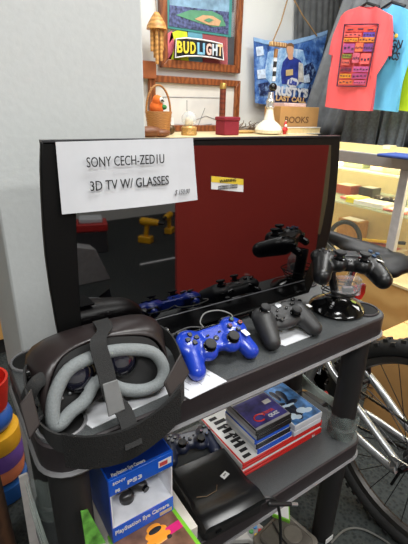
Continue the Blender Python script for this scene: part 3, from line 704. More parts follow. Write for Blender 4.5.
# ================================================================== on the floor under the shelf
o = V((.684, .55, 0)); fc = thing('game_console', 'smoky grey translucent game console on the carpet under the shelf unit', 'game console', o, (0, 0, R(8)))
SM = M('smoky grey plastic', (112, 107, 99), .3, vary=.2)
bm = B(); prism(bm, rrect(-.085, -.085, .085, .07, .02), Z*.04); mk('lower_body', bm, SM, fc, bevel=.004)
bm = B(); prism(bm, [p+Z*.04 for p in rrect(-.07, -.08, .06, .055, .02)], Z*.018); mk('lid', bm, M('smoky dark lid', (92, 88, 82), .25), fc, bevel=.005)
bm = B(); cyl(bm, (.02, -.02, .058), (.02, -.02, .061), .03); mk('round_cover', bm, SM, fc, bevel=.001)
bm = B(); tube(bm, smoothpath([(.0, .05, .062), (-.02, .0, .064), (-.03, -.06, .062), (-.02, -.1, .03)], 6), .003, 8); mk('cable', bm, BLACK, fc)
o = V((.575, .62, .0)); sp = thing('game_controller', 'pale grey round ended game controller with coloured buttons on the carpet', 'game controller', P(239, 537, z=.012), frame_at((0, 0, 0), V((.85, -.5, 0)), Z))
bm = B(); cyl(bm, (-.05, 0, 0), (-.05, 0, .02), .032); cyl(bm, (.05, 0, 0), (.05, 0, .02), .032); box(bm, (0, .004, .01), (.1, .05, .02)); mk('shell', blend(bm, .003, 6), M('pale grey plastic', (176, 174, 170), .45), sp)
bm = B(); cyl(bm, (.05, 0, .019), (.05, 0, .021), .026, n=24); mk('button_plate', bm, M('mid grey plastic', (140, 138, 140), .5), sp)
for a, c in enumerate(((200, 50, 45), (60, 130, 190), (70, 150, 80), (225, 190, 50))):
    bm = B(); dot(bm, (.05+.014*math.cos(a*math.pi/2), .014*math.sin(a*math.pi/2), .021), .007, .005); mk('action_button', bm, M('pad button %d' % a, c, .4), sp)
bm = B(); box(bm, (-.05, 0, .022), (.028, .009, .006)); box(bm, (-.05, 0, .022), (.009, .028, .006)); mk('cross_pad', bm, M('dark grey plastic', (70, 70, 72), .5), sp, smooth=0)
fc.scale = (.9, .9, 1)
wg = thing('game_case', 'white game case with lime green edge propped up on the carpet', 'game case', (.735, .66, .045))
pts = [P(272, 514, z=.10), P(290, 521, z=.10), P(289, 499, y=.60)]
a, b, c = pts; d = c+(a-c)*1.2
bm = B(); prism(bm, [a, b, c], (b-a).cross(c-a).normalized()*.014*(-1 if (b-a).cross(c-a).dot(EYE-a) > 0 else 1)); wg.location = a; mk('shell', bm, M('lime green plastic', (120, 190, 50), .3), wg, a, bevel=.001)
bm = B(); g = (a+b+c)/3; n_ = (b-a).cross(c-a).normalized(); n_ = n_ if n_.dot(EYE-a) > 0 else -n_
prism(bm, [g+(p-g)*.84+n_*.0004 for p in (a, b, c)], n_*.0006); mk('cover_paper', bm, COVW, wg, a, smooth=0)
bm = B(); tube(bm, smoothpath([P(u, v, z=.005) for u, v in ((331, 543), (345, 530), (362, 529), (384, 540), (398, 552))], 8), .003, 6); single('floor_cable', bm, M('grey cable', (92, 92, 88), .5), 'thin grey cable looping on the carpet in front of the bicycle wheel', 'cable')

# ================================================================== bicycle
bo = V((1.0, .378, 0)); bk = thing('bicycle', 'silver mountain bicycle with black saddle parked beside the shelf unit', 'bicycle', bo)
TYR = M('black tyre rubber', (26, 26, 26), .7, bump=.2, scale=200)
def wheel(c, parent):
    w_ = thing_part('wheel', parent, c-bo)
    o = V((0, 0, 0)); bm = B(); n = 64
    tube(bm, [V((0, math.cos(q), math.sin(q)))*.309 for q in [2*math.pi*i/n for i in range(n)]], .0235, 12, closed=True)
    for i in range(76):
        q = 2*math.pi*i/76; rr = V((0, math.cos(q), math.sin(q))); m_ = Matrix((X, V((0, -math.sin(q), math.cos(q))), rr)).transposed()
        for dx, dr in (((-.008, .3325), (.008, .3325)) if i % 2 else ((-.018, .325), (.018, .325))): box(bm, rr*dr+X*dx, (.011, .014, .009), m_)
    mk('tyre', bm, TYR, w_, smooth=50)
    bm = B(); prof = [(-.012, .287), (-.011, .268), (0, .262), (.011, .268), (.012, .287)]
    loft(bm, [[V((x, r*math.cos(q), r*math.sin(q))) for x, r in prof] for q in [2*math.pi*i/n for i in range(n+1)]], cap=False); mk('rim', bm, M('grey alloy rim', (70, 68, 66), .35, .6), w_)
    bm = B(); cyl(bm, (-.05, 0, 0), (.05, 0, 0), .018); cyl(bm, (-.032, 0, 0), (-.028, 0, 0), .03); cyl(bm, (.028, 0, 0), (.032, 0, 0), .03); mk('hub', bm, M('dark alloy', (70, 70, 72), .35, .7), w_)
    bm = B()
    for i in range(28):
        q = 2*math.pi*i/28; s = -1 if i % 2 else 1; q2 = q+(.5 if (i//2) % 2 else -.5)
        cyl(bm, (s*.03, .028*math.cos(q2), .028*math.sin(q2)), (0, .265*math.cos(q), .265*math.sin(q)), .0014, n=6)
    mk('spokes', bm, M('dark spoke steel', (52, 52, 54), .35, .7), w_)
    return w_
def thing_part(name, parent, loc):
    o = bpy.data.objects.new(name, None); C.objects.link(o); o.parent = parent; o.location = loc; return o
HB = V((1.0, .378, .335)); BBK = V((1.0, .80, .29)); FH = V((1.0, 1.42, .335))
rw = wheel(HB, bk); wheel(FH, bk)
bm = B()
def tb(pts, r): tube(bm, smoothpath(pts, 4), r, 12)
tb([(.932, .392, .325), (.94, .43, .335), (.955, .673, .462), (.985, .745, .515)], .0115)
tb([(.932, .395, .305), (.94, .43, .292), (.945, .564, .305), (.965, .70, .295), (.985, .79, .29)], .0125)
tb([(1.068, .392, .325), (1.064, .454, .345), (1.046, .612, .458), (1.015, .745, .515)], .0125)
tb([(1.068, .395, .305), (1.064, .43, .295), (1.058, .578, .302), (1.035, .70, .295), (1.015, .79, .29)], .0125)
cyl(bm, (.968, .745, .515), (1.032, .745, .515), .014)
tb([BBK, (1.0, .76, .46), (1.0, .705, .69)], .017); tb([BBK, (1.0, 1.0, .48), (1.0, 1.22, .70)], .021); tb([(1.0, .715, .66), (1.0, .97, .72), (1.0, 1.20, .78)], .018)
cyl(bm, (1.0, 1.235, .67), (1.0, 1.19, .82), .021); cyl(bm, (.962, .80, .29), (1.038, .80, .29), .022)
for s in (-1, 1): prism(bm, [(1.0+s*.068, .372, .345), (1.0+s*.068, .42, .34), (1.0+s*.068, .415, .29), (1.0+s*.068, .37, .32)], X*.004*s)
mk('frame', bm, SILVER, bk, bo, smooth=50)
bm = B()
for s in (-1, 1): tube(bm, [(1.0+s*.058, 1.42, .335), (1.0+s*.058, 1.33, .56), (1.0+s*.05, 1.275, .66)], .016, 10)
cyl(bm, (.94, 1.262, .665), (1.06, 1.262, .665), .018); cyl(bm, (1.0, 1.24, .66), (1.0, 1.18, .86), .014); mk('fork', bm, BLACK, bk, bo)
bm = B(); tube(bm, smoothpath([(.72, 1.12, .89), (.86, 1.15, .87), (1.0, 1.17, .86), (1.14, 1.15, .87), (1.28, 1.12, .89)], 5), .0125, 10); mk('handlebar', bm, BLACK, bk, bo)
for x in (.72, 1.17): bm = B(); cyl(bm, (x, 1.122, .889) if x < 1 else (1.17, 1.145, .874), (x+.11, 1.145, .874) if x < 1 else (1.28, 1.122, .889), .017); mk('hand_grip', bm, BLACKM, bk, bo)
bm = B(); cyl(bm, (.925, .378, .335), (.905, .378, .335), .013, .008); caps(bm, (.91, .378, .335), (.905, .39, .275), .004); mk('quick_release', bm, BLACKG, bk, bo)
bm = B()
for k in range(6): cyl(bm, (1.036+k*.004, .378, .335), (1.0385+k*.004, .378, .335), .048-.005*k, n=26)
mk('cassette', bm, M('dark steel cog', (82, 80, 78), .35, .8), bk, bo)
bm = B(); lathe(bm, [(.09, -.002), (.094, 0), (.09, .002), (.075, .002), (.075, -.002), (.09, -.002)], (1.045, .80, .29), axis=X, n=36); mk('chainring', bm, M('dark steel cog', (82, 80, 78), .35, .8), bk, bo)
for s in (-1, 1):
    bm = B(); tube(bm, [(1.0+s*.05, .80, .29), (1.0+s*.065, .80+s*.08, .29-s*.06), (1.0+s*.07, .80+s*.14, .29-s*.095)], .011, 8); ck = mk('crank_arm', bm, CHROME, bk, bo)
    bm = B(); box(bm, (1.0+s*.105, .80+s*.14, .29-s*.095), (.056, .07, .02)); mk('pedal', bm, BLACK, ck, bo, bevel=.004)
bm = B()
for (ya, za, yb_, zb_) in ((.378, .372, .80, .382), (.378, .298, .80, .198)):
    n = 48
    for i in range(n):
        f = (i+.5)/n; box(bm, (1.045, ya+(yb_-ya)*f, za+(zb_-za)*f), (.006 if i % 2 else .003, .0085, .008))
for q in range(13): a = math.pi*(.5+q/12); box(bm, (1.045, .378+.037*math.cos(a), .335+.037*math.sin(a)), (.005, .0105, .0105)); a = math.pi*(-.5+q/12); box(bm, (1.045, .80+.092*math.cos(a), .29+.092*math.sin(a)), (.005, .026, .026))
mk('chain', bm, M('greasy chain steel', (64, 60, 54), .4, .7), bk, bo, smooth=0)
bm = B(); caps(bm, (1.06, .385, .30), (1.06, .40, .22), .009); cyl(bm, (1.052, .40, .215), (1.062, .40, .215), .022); cyl(bm, (1.052, .395, .27), (1.062, .395, .27), .02); mk('rear_derailleur', bm, BLACKG, bk, bo)
bm = B(); box(bm, (1.01, .79, .41), (.05, .05, .05), Euler((.4, 0, 0)).to_matrix()); caps(bm, (1.0, .75, .43), (1.03, .77, .37), .014); mk('front_derailleur', bm, CHROME, bk, bo, bevel=.006)
for s in (-1, 1):
    bm = B(); c = V((1.0+s*.046, .595, .438)); cyl(bm, c-X*s*.012, c-X*s*.035, .008); caps(bm, c, c+V((0, .01, .055)), .007); ell(bm, c, (.014, .014, .014)); mk('brake_arm', bm, BLACK, bk, bo)
bm = B(); tube(bm, [(1.0, .705, .69), (1.0, .678, .82)], .0135, 12); mk('seat_post', bm, CHROME, bk, bo)
bm = B(); cyl(bm, (.978, .70, .695), (1.022, .70, .695), .02); mk('seat_clamp', bm, BLACK, bk, bo)
bm = B()
ell(bm, (1.0, .575, .85), (.068, .05, .022)); ell(bm, (1.0, .545, .845), (.055, .03, .018)); ell(bm, (.965, .57, .838), (.036, .05, .022)); ell(bm, (1.035, .57, .838), (.036, .05, .022))
caps(bm, (1.0, .60, .852), (1.0, .815, .868), .03, .017); ell(bm, (1.0, .66, .855), (.045, .08, .022)); box(bm, (1.0, .64, .842), (.05, .16, .02))
mk('saddle', blend(bm, .005, 8), M('black saddle leather', (13, 13, 14), .5, spec=.35), bk, bo)
for s in (-1, 1): bm = B(); tube(bm, [(1.0+s*.03, .565, .835), (1.0+s*.022, .62, .818), (1.0+s*.02, .70, .818), (1.0+s*.008, .79, .85)], .0035, 8); mk('saddle_rail', bm, CHROME, bk, bo)
rc = P(361, 292, x=.985)
bm = B(); prism(bm, [rc+V((dx, 0, dz)) for dx, dz in ((-.022, .02), (.022, .02), (.024, -.008), (.012, -.028), (-.012, -.028), (-.024, -.008))], Y*.014); mk('red_reflector', bm, M('red reflector plastic', (190, 16, 18), .12, coat=.6), bk, bo, bevel=.003)
bm = B(); cyl(bm, rc+Y*.012, (1.0, .685, .73), .006); mk('reflector_bracket', bm, BLACK, bk, bo)

# ================================================================== cardboard carton behind the wheel
ca = V((1.56, .52, 0)); cb_ = thing('cardboard_carton', 'brown cardboard carton with black marker writing, behind the bicycle wheel', 'box', ca)
KR = M('brown corrugated card', (188, 142, 86), .8, vary=.06, scale=14)
bm = B(); bounds(bm, (1.385, .27, 0), (1.735, .79, .40)); mk('carton_body', bm, KR, cb_, ca, bevel=.003)
bm = B(); quad(bm, (1.386, .272, .401), (1.558, .272, .401), (1.558, .788, .401), (1.386, .788, .401), .003); mk('flap', bm, M('pale corrugated card', (206, 164, 108), .8, vary=.05), cb_, ca, smooth=0)
bm = B(); quad(bm, (1.562, .272, .401), (1.734, .272, .401), (1.734, .788, .401), (1.562, .788, .401), .003); mk('flap', bm, M('pale corrugated card', (206, 164, 108), .8, vary=.05), cb_, ca, smooth=0)
bm = B()
wr = lambda pts: tube(bm, smoothpath([P(u, v, x=1.384) for u, v in pts], 5), .0022, 5)
wr([(361, 384), (366, 381), (369, 385), (364, 389)]); wr([(371, 380), (368, 386), (373, 388)]); wr([(360, 394), (366, 392), (367, 397), (361, 399), (360, 394)]); wr([(370, 391), (373, 395), (370, 400)])
mk('marker_writing', bm, M('marker ink', (70, 48, 34), .8), cb_, ca)
# ================================================================== back counter, glass case
OAK = wood('honey oak panel', (196, 150, 88), (214, 172, 108), 2, 'Z')
CREAM = M('cream laminate', (226, 206, 160), .4, vary=.04)
ALU = M('brushed aluminium', (170, 172, 178), .38, .6, vary=.05)
GLASS = clear('cabinet glass', (225, 238, 232), .045, .03)
ZC = 1.07
k0 = V((.9, 2.35, 0)); kc = thing('store_counter', 'long store counter against the wall under the framed pictures', 'counter', k0)
bm = B(); bounds(bm, (-.6, 2.08, .1), (2.33, 2.63, ZC-.03)); mk('counter_body', bm, OAK, kc, k0, smooth=0)
bm = B(); bounds(bm, (-.62, 2.05, ZC-.03), (2.34, 2.64, ZC)); mk('countertop', bm, CREAM, kc, k0, bevel=.004)
bm = B(); bounds(bm, (-.58, 2.12, 0), (2.31, 2.6, .1)); mk('kick_plate', bm, BLACKM, kc, k0, smooth=0)

XC, X2, YA, YB, ZK = 1.80, 2.32, .15, 2.03, 1.04
d0 = V((2.06, 1.1, 0)); dc = thing('display_case', 'lit glass display case with aluminium frame and oak base across the aisle', 'display case', d0)
ZD = P(372, 277, x=XC).z
zs1 = P(372, 173, x=XC+.02).z; zs2 = P(365, 208, x=XC+.02).z
bm = B(); bounds(bm, (XC, YA, .1), (X2, YB, ZD)); mk('oak_base', bm, OAK, dc, d0, smooth=0)
bm = B(); bounds(bm, (XC+.03, YA, 0), (X2, YB, .1)); mk('kick_plate', bm, M('grey kick plate', (92, 92, 94), .5), dc, d0, smooth=0)
bm = B(); bounds(bm, (XC-.004, YA, ZD), (X2, YB, ZD+.012)); mk('deck', bm, CREAM, dc, d0, smooth=0)
bm = B(); bounds(bm, (XC-.012, YA, ZK-.055), (XC+.02, YB, ZK)); mk('top_rail', bm, ALU, dc, d0, bevel=.003)
bm = B(); bounds(bm, (XC+.02, YA, ZK-.012), (X2, YB, ZK-.002)); mk('top_panel', bm, GLASS, dc, d0, smooth=0, label='glass top')
yp = P(391, 245, x=XC).y
for y in (yp, yp+1.0):
    bm = B(); bounds(bm, (XC-.008, y-.022, ZD+.012), (XC+.02, y+.022, ZK-.055)); mk('post', bm, M('pale grey post', (190, 190, 192), .4, .2), dc, d0, bevel=.003)
bm = B(); bounds(bm, (X2-.02, YA, ZD+.012), (X2, YB, ZK)); mk('back_panel', bm, M('cream back panel', (222, 200, 150), .6, vary=.05), dc, d0, smooth=0)
for y in (YA, YB-.02): bm = B(); bounds(bm, (XC, y, ZD+.012), (X2, y+.02, ZK)); mk('end_panel', bm, CREAM, dc, d0, smooth=0)
for z in (zs1, zs2):
    bm = B(); bounds(bm, (XC+.03, YA+.03, z-.007), (X2-.03, YB-.03, z)); s = mk('glass_shelf', bm, clear('shelf glass %d' % (z*100), (190, 225, 205), .28, .05), dc, d0, smooth=0)
bm = B(); bounds(bm, (XC+.002, YA+.02, ZD+.012), (XC+.007, YB-.02, ZK-.055)); mk('front_glass', bm, GLASS, dc, d0, smooth=0)
bm = B(); cyl(bm, (XC+.045, YA+.05, ZK-.03), (XC+.045, YB-.05, ZK-.03), .010); mk('strip_lamp', bm, M('warm strip lamp', (255, 226, 170), .4, vary=0, emit=6), dc, d0)
# goods in the case
def good(name, u, v, z, s, col, label, cat, rz=0, grp=None, rough=.45, extra=None):
    p = P(u, v, z=z+.001); p.x = min(max(p.x, XC+.05+s[0]/2), X2-.04-s[0]/2)
    t = thing(name, label, cat, p, (0, 0, rz), grp)
    bm = B(); box(bm, (0, 0, s[2]/2), s); mk('body', bm, M(name+' %d %d %d' % col, col, rough, vary=.15, scale=40), t, bevel=.003)
    bm = B(); box(bm, (0, 0, s[2]+.0005), (s[0]*.8, s[1]*.75, .001)); mk('top_label', bm, M('goods label %d' % (sum(col) % 7), ((245, 240, 225), (150, 60, 50), (90, 110, 120), (235, 225, 190), (60, 60, 64), (200, 170, 110), (210, 210, 206))[sum(col) % 7], .5, vary=.2), t, smooth=0)
    return t
good('small_box', 347, 165, zs1, (.12, .10, .03), (224, 214, 190), 'pale flat box on the top glass shelf near the tv', 'box')
good('small_box', 358, 167, zs1, (.10, .12, .025), (120, 130, 90), 'olive green box on the top glass shelf of the display case', 'box')
good('small_box', 371, 165, zs1, (.12, .16, .045), (244, 240, 226), 'white box, tallest on the top glass shelf of the case', 'box')
good('small_box', 384, 171, zs1, (.10, .10, .03), (160, 140, 110), 'tan box on the top glass shelf by the white box', 'box')
good('small_box', 396, 173, zs1, (.10, .09, .028), (112, 98, 84), 'brown box on the top glass shelf near the frame post', 'box')
good('small_box', 340, 205, zs2, (.10, .08, .03), (238, 214, 50), 'bright yellow box on the lower glass shelf of the case', 'box')
good('small_box', 347, 193, zs2, (.10, .12, .05), (150, 66, 46), 'rust red box behind the yellow one on the lower glass shelf', 'box')
good('small_box', 369, 196, zs2, (.08, .09, .05), (70, 66, 60), 'dark grey box at the back of the lower glass shelf', 'box')
good('flat_tray', 366, 207, zs2, (.10, .17, .025), (240, 234, 222), 'long white tray on the lower glass shelf of the case', 'tray', .1)
good('flat_packet', 353, 199, zs2, (.10, .10, .012), (206, 90, 92), 'pinkish red packet lying behind the white tray', 'packet')
good('flat_packet', 392, 213, zs2, (.12, .12, .012), (200, 112, 100), 'salmon coloured packet lying flat near the frame post', 'packet')
for u, v, l in ((383, 203, 'black camera shaped gadget on the lower glass shelf beside the white tray'), (396, 205, 'black camera shaped gadget on the lower glass shelf by the frame post')):
    p = P(u, v, z=zs2+.001); p.x = min(p.x, X2-.1); t = thing('gadget', l, 'gadget', p)
    bm = B(); box(bm, (0, 0, .018), (.05, .09, .036)); mk('body', bm, M('gadget body', (70, 60, 56), .4), t, bevel=.006)
    bm = B(); cyl(bm, (-.025, 0, .02), (-.05, 0, .02), .016); mk('lens', bm, BLACKG, t)
zd = ZD+.013
p = P(342, 254, z=zd+.0); p.x = min(p.x, X2-.14); hp = thing('headphones', 'dark grey headphones standing on the bottom deck of the display case', 'headphones', p, (0, 0, .4))
bm = B(); tube(bm, [V((0, .085*math.cos(q), .09+.10*math.sin(q))) for q in [math.pi*i/20 for i in range(21)]], .013, 10); mk('headband', bm, M('dark grey pad', (44, 42, 40), .6), hp)
for s in (-1, 1): bm = B(); cyl(bm, (0, s*.085, .055), (0, s*.06, .055), .055, .05); mk('ear_cup', bm, M('dark grey pad', (44, 42, 40), .6), hp, bevel=.01)
good('carton', 362, 236, zd, (.10, .16, .13), (176, 128, 74), 'brown carton standing behind the headphones in the case', 'box')
good('optical_disc_player', 377, 254, zd, (.20, .26, .045), (178, 160, 132), 'beige flat player on the bottom deck of the display case', 'player')
p = P(391, 240, z=zd+.055); p.x = min(p.x, X2-.16)
t = thing('folding_ruler', 'yellow tool lying slanted over the beige player', 'tool', p, (0, .15, .75))
bm = B(); box(bm, (0, 0, .008), (.03, .26, .016)); mk('blade', bm, M('tool yellow', (232, 190, 40), .4), t, bevel=.003)
bm = B(); box(bm, (0, -.10, .009), (.033, .07, .019)); mk('grip', bm, BLACK, t, bevel=.003)
p = P(398, 158, z=ZK+.001); t = single('folded_cloth', bounds(B(), p+V((-.04, -.12, 0)), p+V((.10, .08, .014))), M('blue cloth', (52, 78, 150), .8, bump=.3), 'blue folded cloth lying on the glass top of the display case', 'cloth', bevel=.005)
p = P(389, 150, z=ZK+.001)
good_top = thing('card_holder', 'small cream card holder on the glass top under the hanging grey cloth', 'holder', p)
bm = B(); box(bm, (0, 0, .012), (.05, .05, .024)); mk('body', bm, CREAM, good_top, bevel=.003)
bm = B(); box(bm, (-.026, 0, .013), (.002, .04, .016)); mk('label_strip', bm, WHITEP, good_top, smooth=0)

# ================================================================== pictures on the back wall
FRW = wood('red brown picture frame', (108, 58, 30), (142, 82, 44), 9, 'X', .35)
YW = FY1-.012
def wp(u, v, y=YW): return P(u, v, y=y)
def pframe(name, label, cat, outer, wdt, dep=.035):
    """a four-sided wooden frame: outer = left, bottom, right, top in metres"""
    l, b, r, t = outer; o = V(((l+r)/2, YW, b)); th = thing(name, label, cat, o)
    bm = B()
    A = [V((l, 0, b)), V((r, 0, b)), V((r, 0, t)), V((l, 0, t))]; Bi = [V((l+wdt, 0, b+wdt)), V((r-wdt, 0, b+wdt)), V((r-wdt, 0, t-wdt)), V((l+wdt, 0, t-wdt))]
    for i in range(4):
        j = (i+1) % 4; prism(bm, [A[i]+Y*YW, A[j]+Y*YW, Bi[j]+Y*YW, Bi[i]+Y*YW], -Y*dep)
    mk('wooden_frame', bm, FRW, th, o, smooth=0, bevel=.004); return th, o
bl, br, tp = wp(159, 68), wp(237.5, 73), wp(165, -14)
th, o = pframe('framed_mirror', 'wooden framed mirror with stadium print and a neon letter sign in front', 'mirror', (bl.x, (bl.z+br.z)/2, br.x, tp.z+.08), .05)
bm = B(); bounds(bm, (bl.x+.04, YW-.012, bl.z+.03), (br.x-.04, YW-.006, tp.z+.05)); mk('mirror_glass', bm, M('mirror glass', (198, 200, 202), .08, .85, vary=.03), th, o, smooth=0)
yq = YW-.014
def poly(name, px, mat, y, parent, off, t=.002):
    bm = B(); prism(bm, [P(u, v, y=y) for u, v in px], Y*t); return mk(name, bm, mat, parent, off, smooth=0)
# reflection of shirts, painted on the mirror as flat coloured shapes
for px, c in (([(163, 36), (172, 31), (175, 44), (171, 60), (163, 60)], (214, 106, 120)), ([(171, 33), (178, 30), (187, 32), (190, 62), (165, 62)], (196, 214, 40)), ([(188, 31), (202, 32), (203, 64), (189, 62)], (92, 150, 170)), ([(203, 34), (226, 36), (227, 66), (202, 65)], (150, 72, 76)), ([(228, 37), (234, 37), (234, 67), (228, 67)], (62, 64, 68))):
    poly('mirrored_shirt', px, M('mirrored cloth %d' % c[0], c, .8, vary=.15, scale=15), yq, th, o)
yq -= .004
pr = poly('stadium_print', [(167, -12), (232.5, -12), (231, 37.5), (166.5, 28)], M('teal print border', (60, 132, 126), .4), yq, th, o)
yq -= .003
poly('print_sky', [(169.5, -10), (230, -10), (229, 12), (169.5, 5)], M('print haze', (120, 152, 176), .4, vary=.35, scale=18), yq, pr, o)
poly('print_crowd', [(169.5, 5), (229, 12), (228.5, 34.5), (169, 26)], M('print crowd', (74, 82, 120), .4, vary=.8, scale=60), yq, pr, o)
yq -= .0025
poly('print_field', [(176, 15), (190, 10), (212, 11), (222, 16), (226, 26), (214, 27), (196, 22)], M('print field green', (84, 140, 108), .4, vary=.12), yq, pr, o)
yq -= .0025
poly('print_infield', [(195, 19), (203, 15), (213, 16), (221, 21), (219, 26), (209, 25)], M('print infield clay', (196, 156, 118), .4), yq, pr, o)
poly('print_infield', [(204, 20), (209, 18), (214, 20), (209, 22.5)], M('print field green', (84, 140, 108), .4, vary=.12), yq-.0025, pr, o)
# letter sign
yq = YW-.055
so_ = P(198, 60, y=yq); sg = thing('neon_letter_sign', 'dark oblong neon sign with rainbow block letters hanging on the framed mirror', 'sign', so_)
sp_ = [(176, 39), (186, 38), (200, 39.5), (212, 41.5), (222, 44), (223.5, 60), (212, 57.5), (200, 56), (186, 56), (175.5, 57.5)]
poly('backing', sp_, M('dark sign backing', (30, 32, 40), .4), yq, sg, so_, .02)
bm = B(); tube(bm, [P(u, v, y=yq-.004) for u, v in sp_], .005, 8, closed=True); mk('outline_tube', bm, M('white neon tube', (226, 228, 232), .4, vary=.02), sg, so_)
xs = [178.5, 185, 191.8, 199.5, 204.3, 210, 216, 221]
for ch, u, c in zip('BUDLIGHT', [179, 185.6, 192.4, 199.2, 203.4, 208.4, 214.4, 219.6], ((212, 200, 60), (222, 206, 70), (214, 198, 64), (130, 190, 220), (130, 190, 220), (228, 186, 176), (200, 214, 222), (226, 196, 150))):
    v = 47.5+(u-178)*.085
    bm = None; p_ = P(u, v, y=yq-.006); hgt = .092
    text('neon_letter', ch, hgt, p_, X, Z, M('neon letter %d %d' % (c[0], c[2]), c, .35, vary=.03), sg, off=so_, bold=.003, width=(.012 if ch == 'I' else .041), depth=.004)

# second frame with a pale drawing
a, b = wp(150, 140), wp(238, 81); th2, o2_ = pframe('framed_picture', 'wooden framed picture of a pale pencil drawing standing on the counter', 'picture', (wp(148, 100).x, ZC+.001, b.x, b.z), .042)
bm = B(); bounds(bm, (wp(148, 100).x+.03, YW-.012, ZC+.03), (b.x-.03, YW-.006, b.z-.03)); mk('mount_board', bm, M('ivory mount', (206, 204, 198), .6, vary=.03), th2, o2_, smooth=0)
pd = poly('drawing', [(163, 97), (222, 98), (226, 126), (163, 124)], M('drawing paper', (206, 206, 204), .6, vary=.08, scale=8), YW-.0145, th2, o2_)
bm = B()
for pts in ([(163, 97), (222, 98)], [(163, 97), (163, 130)], [(187, 100), (187, 124)], [(205, 108), (198, 126)], [(190, 122), (206, 116), (222, 122)], [(196, 126), (212, 124)]):
    tube(bm, [P(u, v, y=YW-.016) for u, v in pts], .0022, 5)
mk('pencil_lines', bm, M('soft pencil', (128, 128, 130), .7), pd, o2_)

# ================================================================== ornaments on the counter
YI = 2.25
def ci(u, v=135): p = P(u, v, y=YI); p.z = ZC+.001; return p
WK = wood('honey wicker', (142, 92, 44), (186, 130, 70), 40, 'Z', .6)
p = P(159, 135, y=YI); p.z = ZC+.001; bs = thing('wicker_basket', 'tall honey coloured wicker basket with hoop handle and price tag', 'basket', p)
bm = B(); rings = []
for i in range(14):
    f = i/13; rings.append([V((math.cos(q)*(.062+.02*f), math.sin(q)*(.05+.012*f), .135*f))*(1+.018*(-1)**i) for q in [2*math.pi*j/28 for j in range(28)]])
loft(bm, rings+[[V((v.x*.9, v.y*.9, v.z)) for v in rings[-1]], [V((v.x*.9, v.y*.9, .09)) for v in rings[-1]]]); mk('basket_body', bm, WK, bs, smooth=30)
bm = B(); tube(bm, [V((.078*math.cos(q), 0, .13+.14*math.sin(q))) for q in [math.pi*i/18 for i in range(19)]], .006, 8); mk('handle', bm, WK, bs)
bm = B(); quad(bm, (.045, -.064, .06), (.065, -.064, .06), (.062, -.064, .10), (.05, -.064, .10), .002); mk('price_tag', bm, STICK, bs, smooth=0)
bd = thing('toy_bird', 'orange plush bird with white face peeking out of the wicker basket', 'toy', p+V((-.012, 0, .10)))
bm = B(); ell(bm, (0, 0, .05), (.042, .035, .045)); ell(bm, (0, -.01, .09), (.03, .028, .03)); mk('body', blend(bm, .005, 4), M('orange plush', (228, 110, 40), .9, bump=.4), bd)
bm = B(); ell(bm, (.012, -.03, .092), (.014, .012, .014)); mk('face', bm, M('white plush', (226, 220, 210), .9), bd)
bm = B(); cyl(bm, (.014, -.04, .09), (.018, -.06, .084), .007, .001); mk('beak', bm, BLACK, bd)
bm = B(); ell(bm, (.035, -.02, .055), (.02, .014, .014)); mk('wing', bm, M('green plush', (60, 130, 70), .9), bd)
p = ci(189); sgb = thing('snow_globe', 'snow globe with glass dome on a gold patterned base', 'snow globe', p)
sgb.scale = (1.25,)*3
bm = B(); lathe(bm, [(.036, 0), (.04, .006), (.036, .02), (.038, .034), (.03, .042), (.0001, .043)], (0, 0, 0)); mk('base', bm, M('gold patterned base', (188, 148, 86), .4, .3, vary=.4, scale=120), sgb)
bm = B(); ell(bm, (0, 0, .073), (.038, .038, .038)); mk('glass_dome', bm, clear('dome glass', (225, 232, 235), .35, .04), sgb, smooth=180)
bm = B(); caps(bm, (-.01, 0, .05), (-.01, 0, .07), .012); caps(bm, (.012, 0, .05), (.012, 0, .062), .011); mk('figurine', blend(bm, .003, 3), M('cream figurine', (226, 208, 176), .5), sgb)
p = ci(171, 135); t = single('trinket', ell(B(), p+Z*.03+X*.03+Y*.06, (.03, .03, .03)), M('dark bronze', (96, 76, 50), .35, .5, vary=.4), 'dark bronze round trinket between the wicker basket and the snow globe', 'ornament')
p = P(227, 134, y=2.2); p.z = ZC+.001; vb = thing('velvet_box', 'dark red velvet box standing in front of the wooden picture frame', 'box', p)
bm = B(); bounds(bm, (-.058, -.05, 0), (.058, .05, .085)); mk('box_body', bm, M('dark red velvet', (128, 26, 44), .9, bump=.3, scale=200), vb, bevel=.006)
bm = B(); bounds(bm, (-.062, -.054, .085), (.062, .054, .108)); mk('lid', bm, M('dark red velvet', (128, 26, 44), .9, bump=.3, scale=200), vb, bevel=.006)
p = P(221.5, 133, y=2.4); p.z = ZC+.001; st = thing('wooden_rod', 'dark red wooden rod with brass cap standing behind the velvet box', 'rod', p)
hz = P(221.5, 83, y=2.4).z-p.z
bm = B(); cyl(bm, (0, 0, 0), (0, 0, hz-.03), .021); mk('shaft', bm, wood('dark red wood', (92, 40, 26), (116, 54, 34), 10, 'Z', .35), st)
bm = B(); lathe(bm, [(.023, hz-.035), (.023, hz-.01), (.019, hz), (.0001, hz)], (0, 0, 0)); mk('brass_cap', bm, M('brass', (196, 158, 84), .3, .7), st)
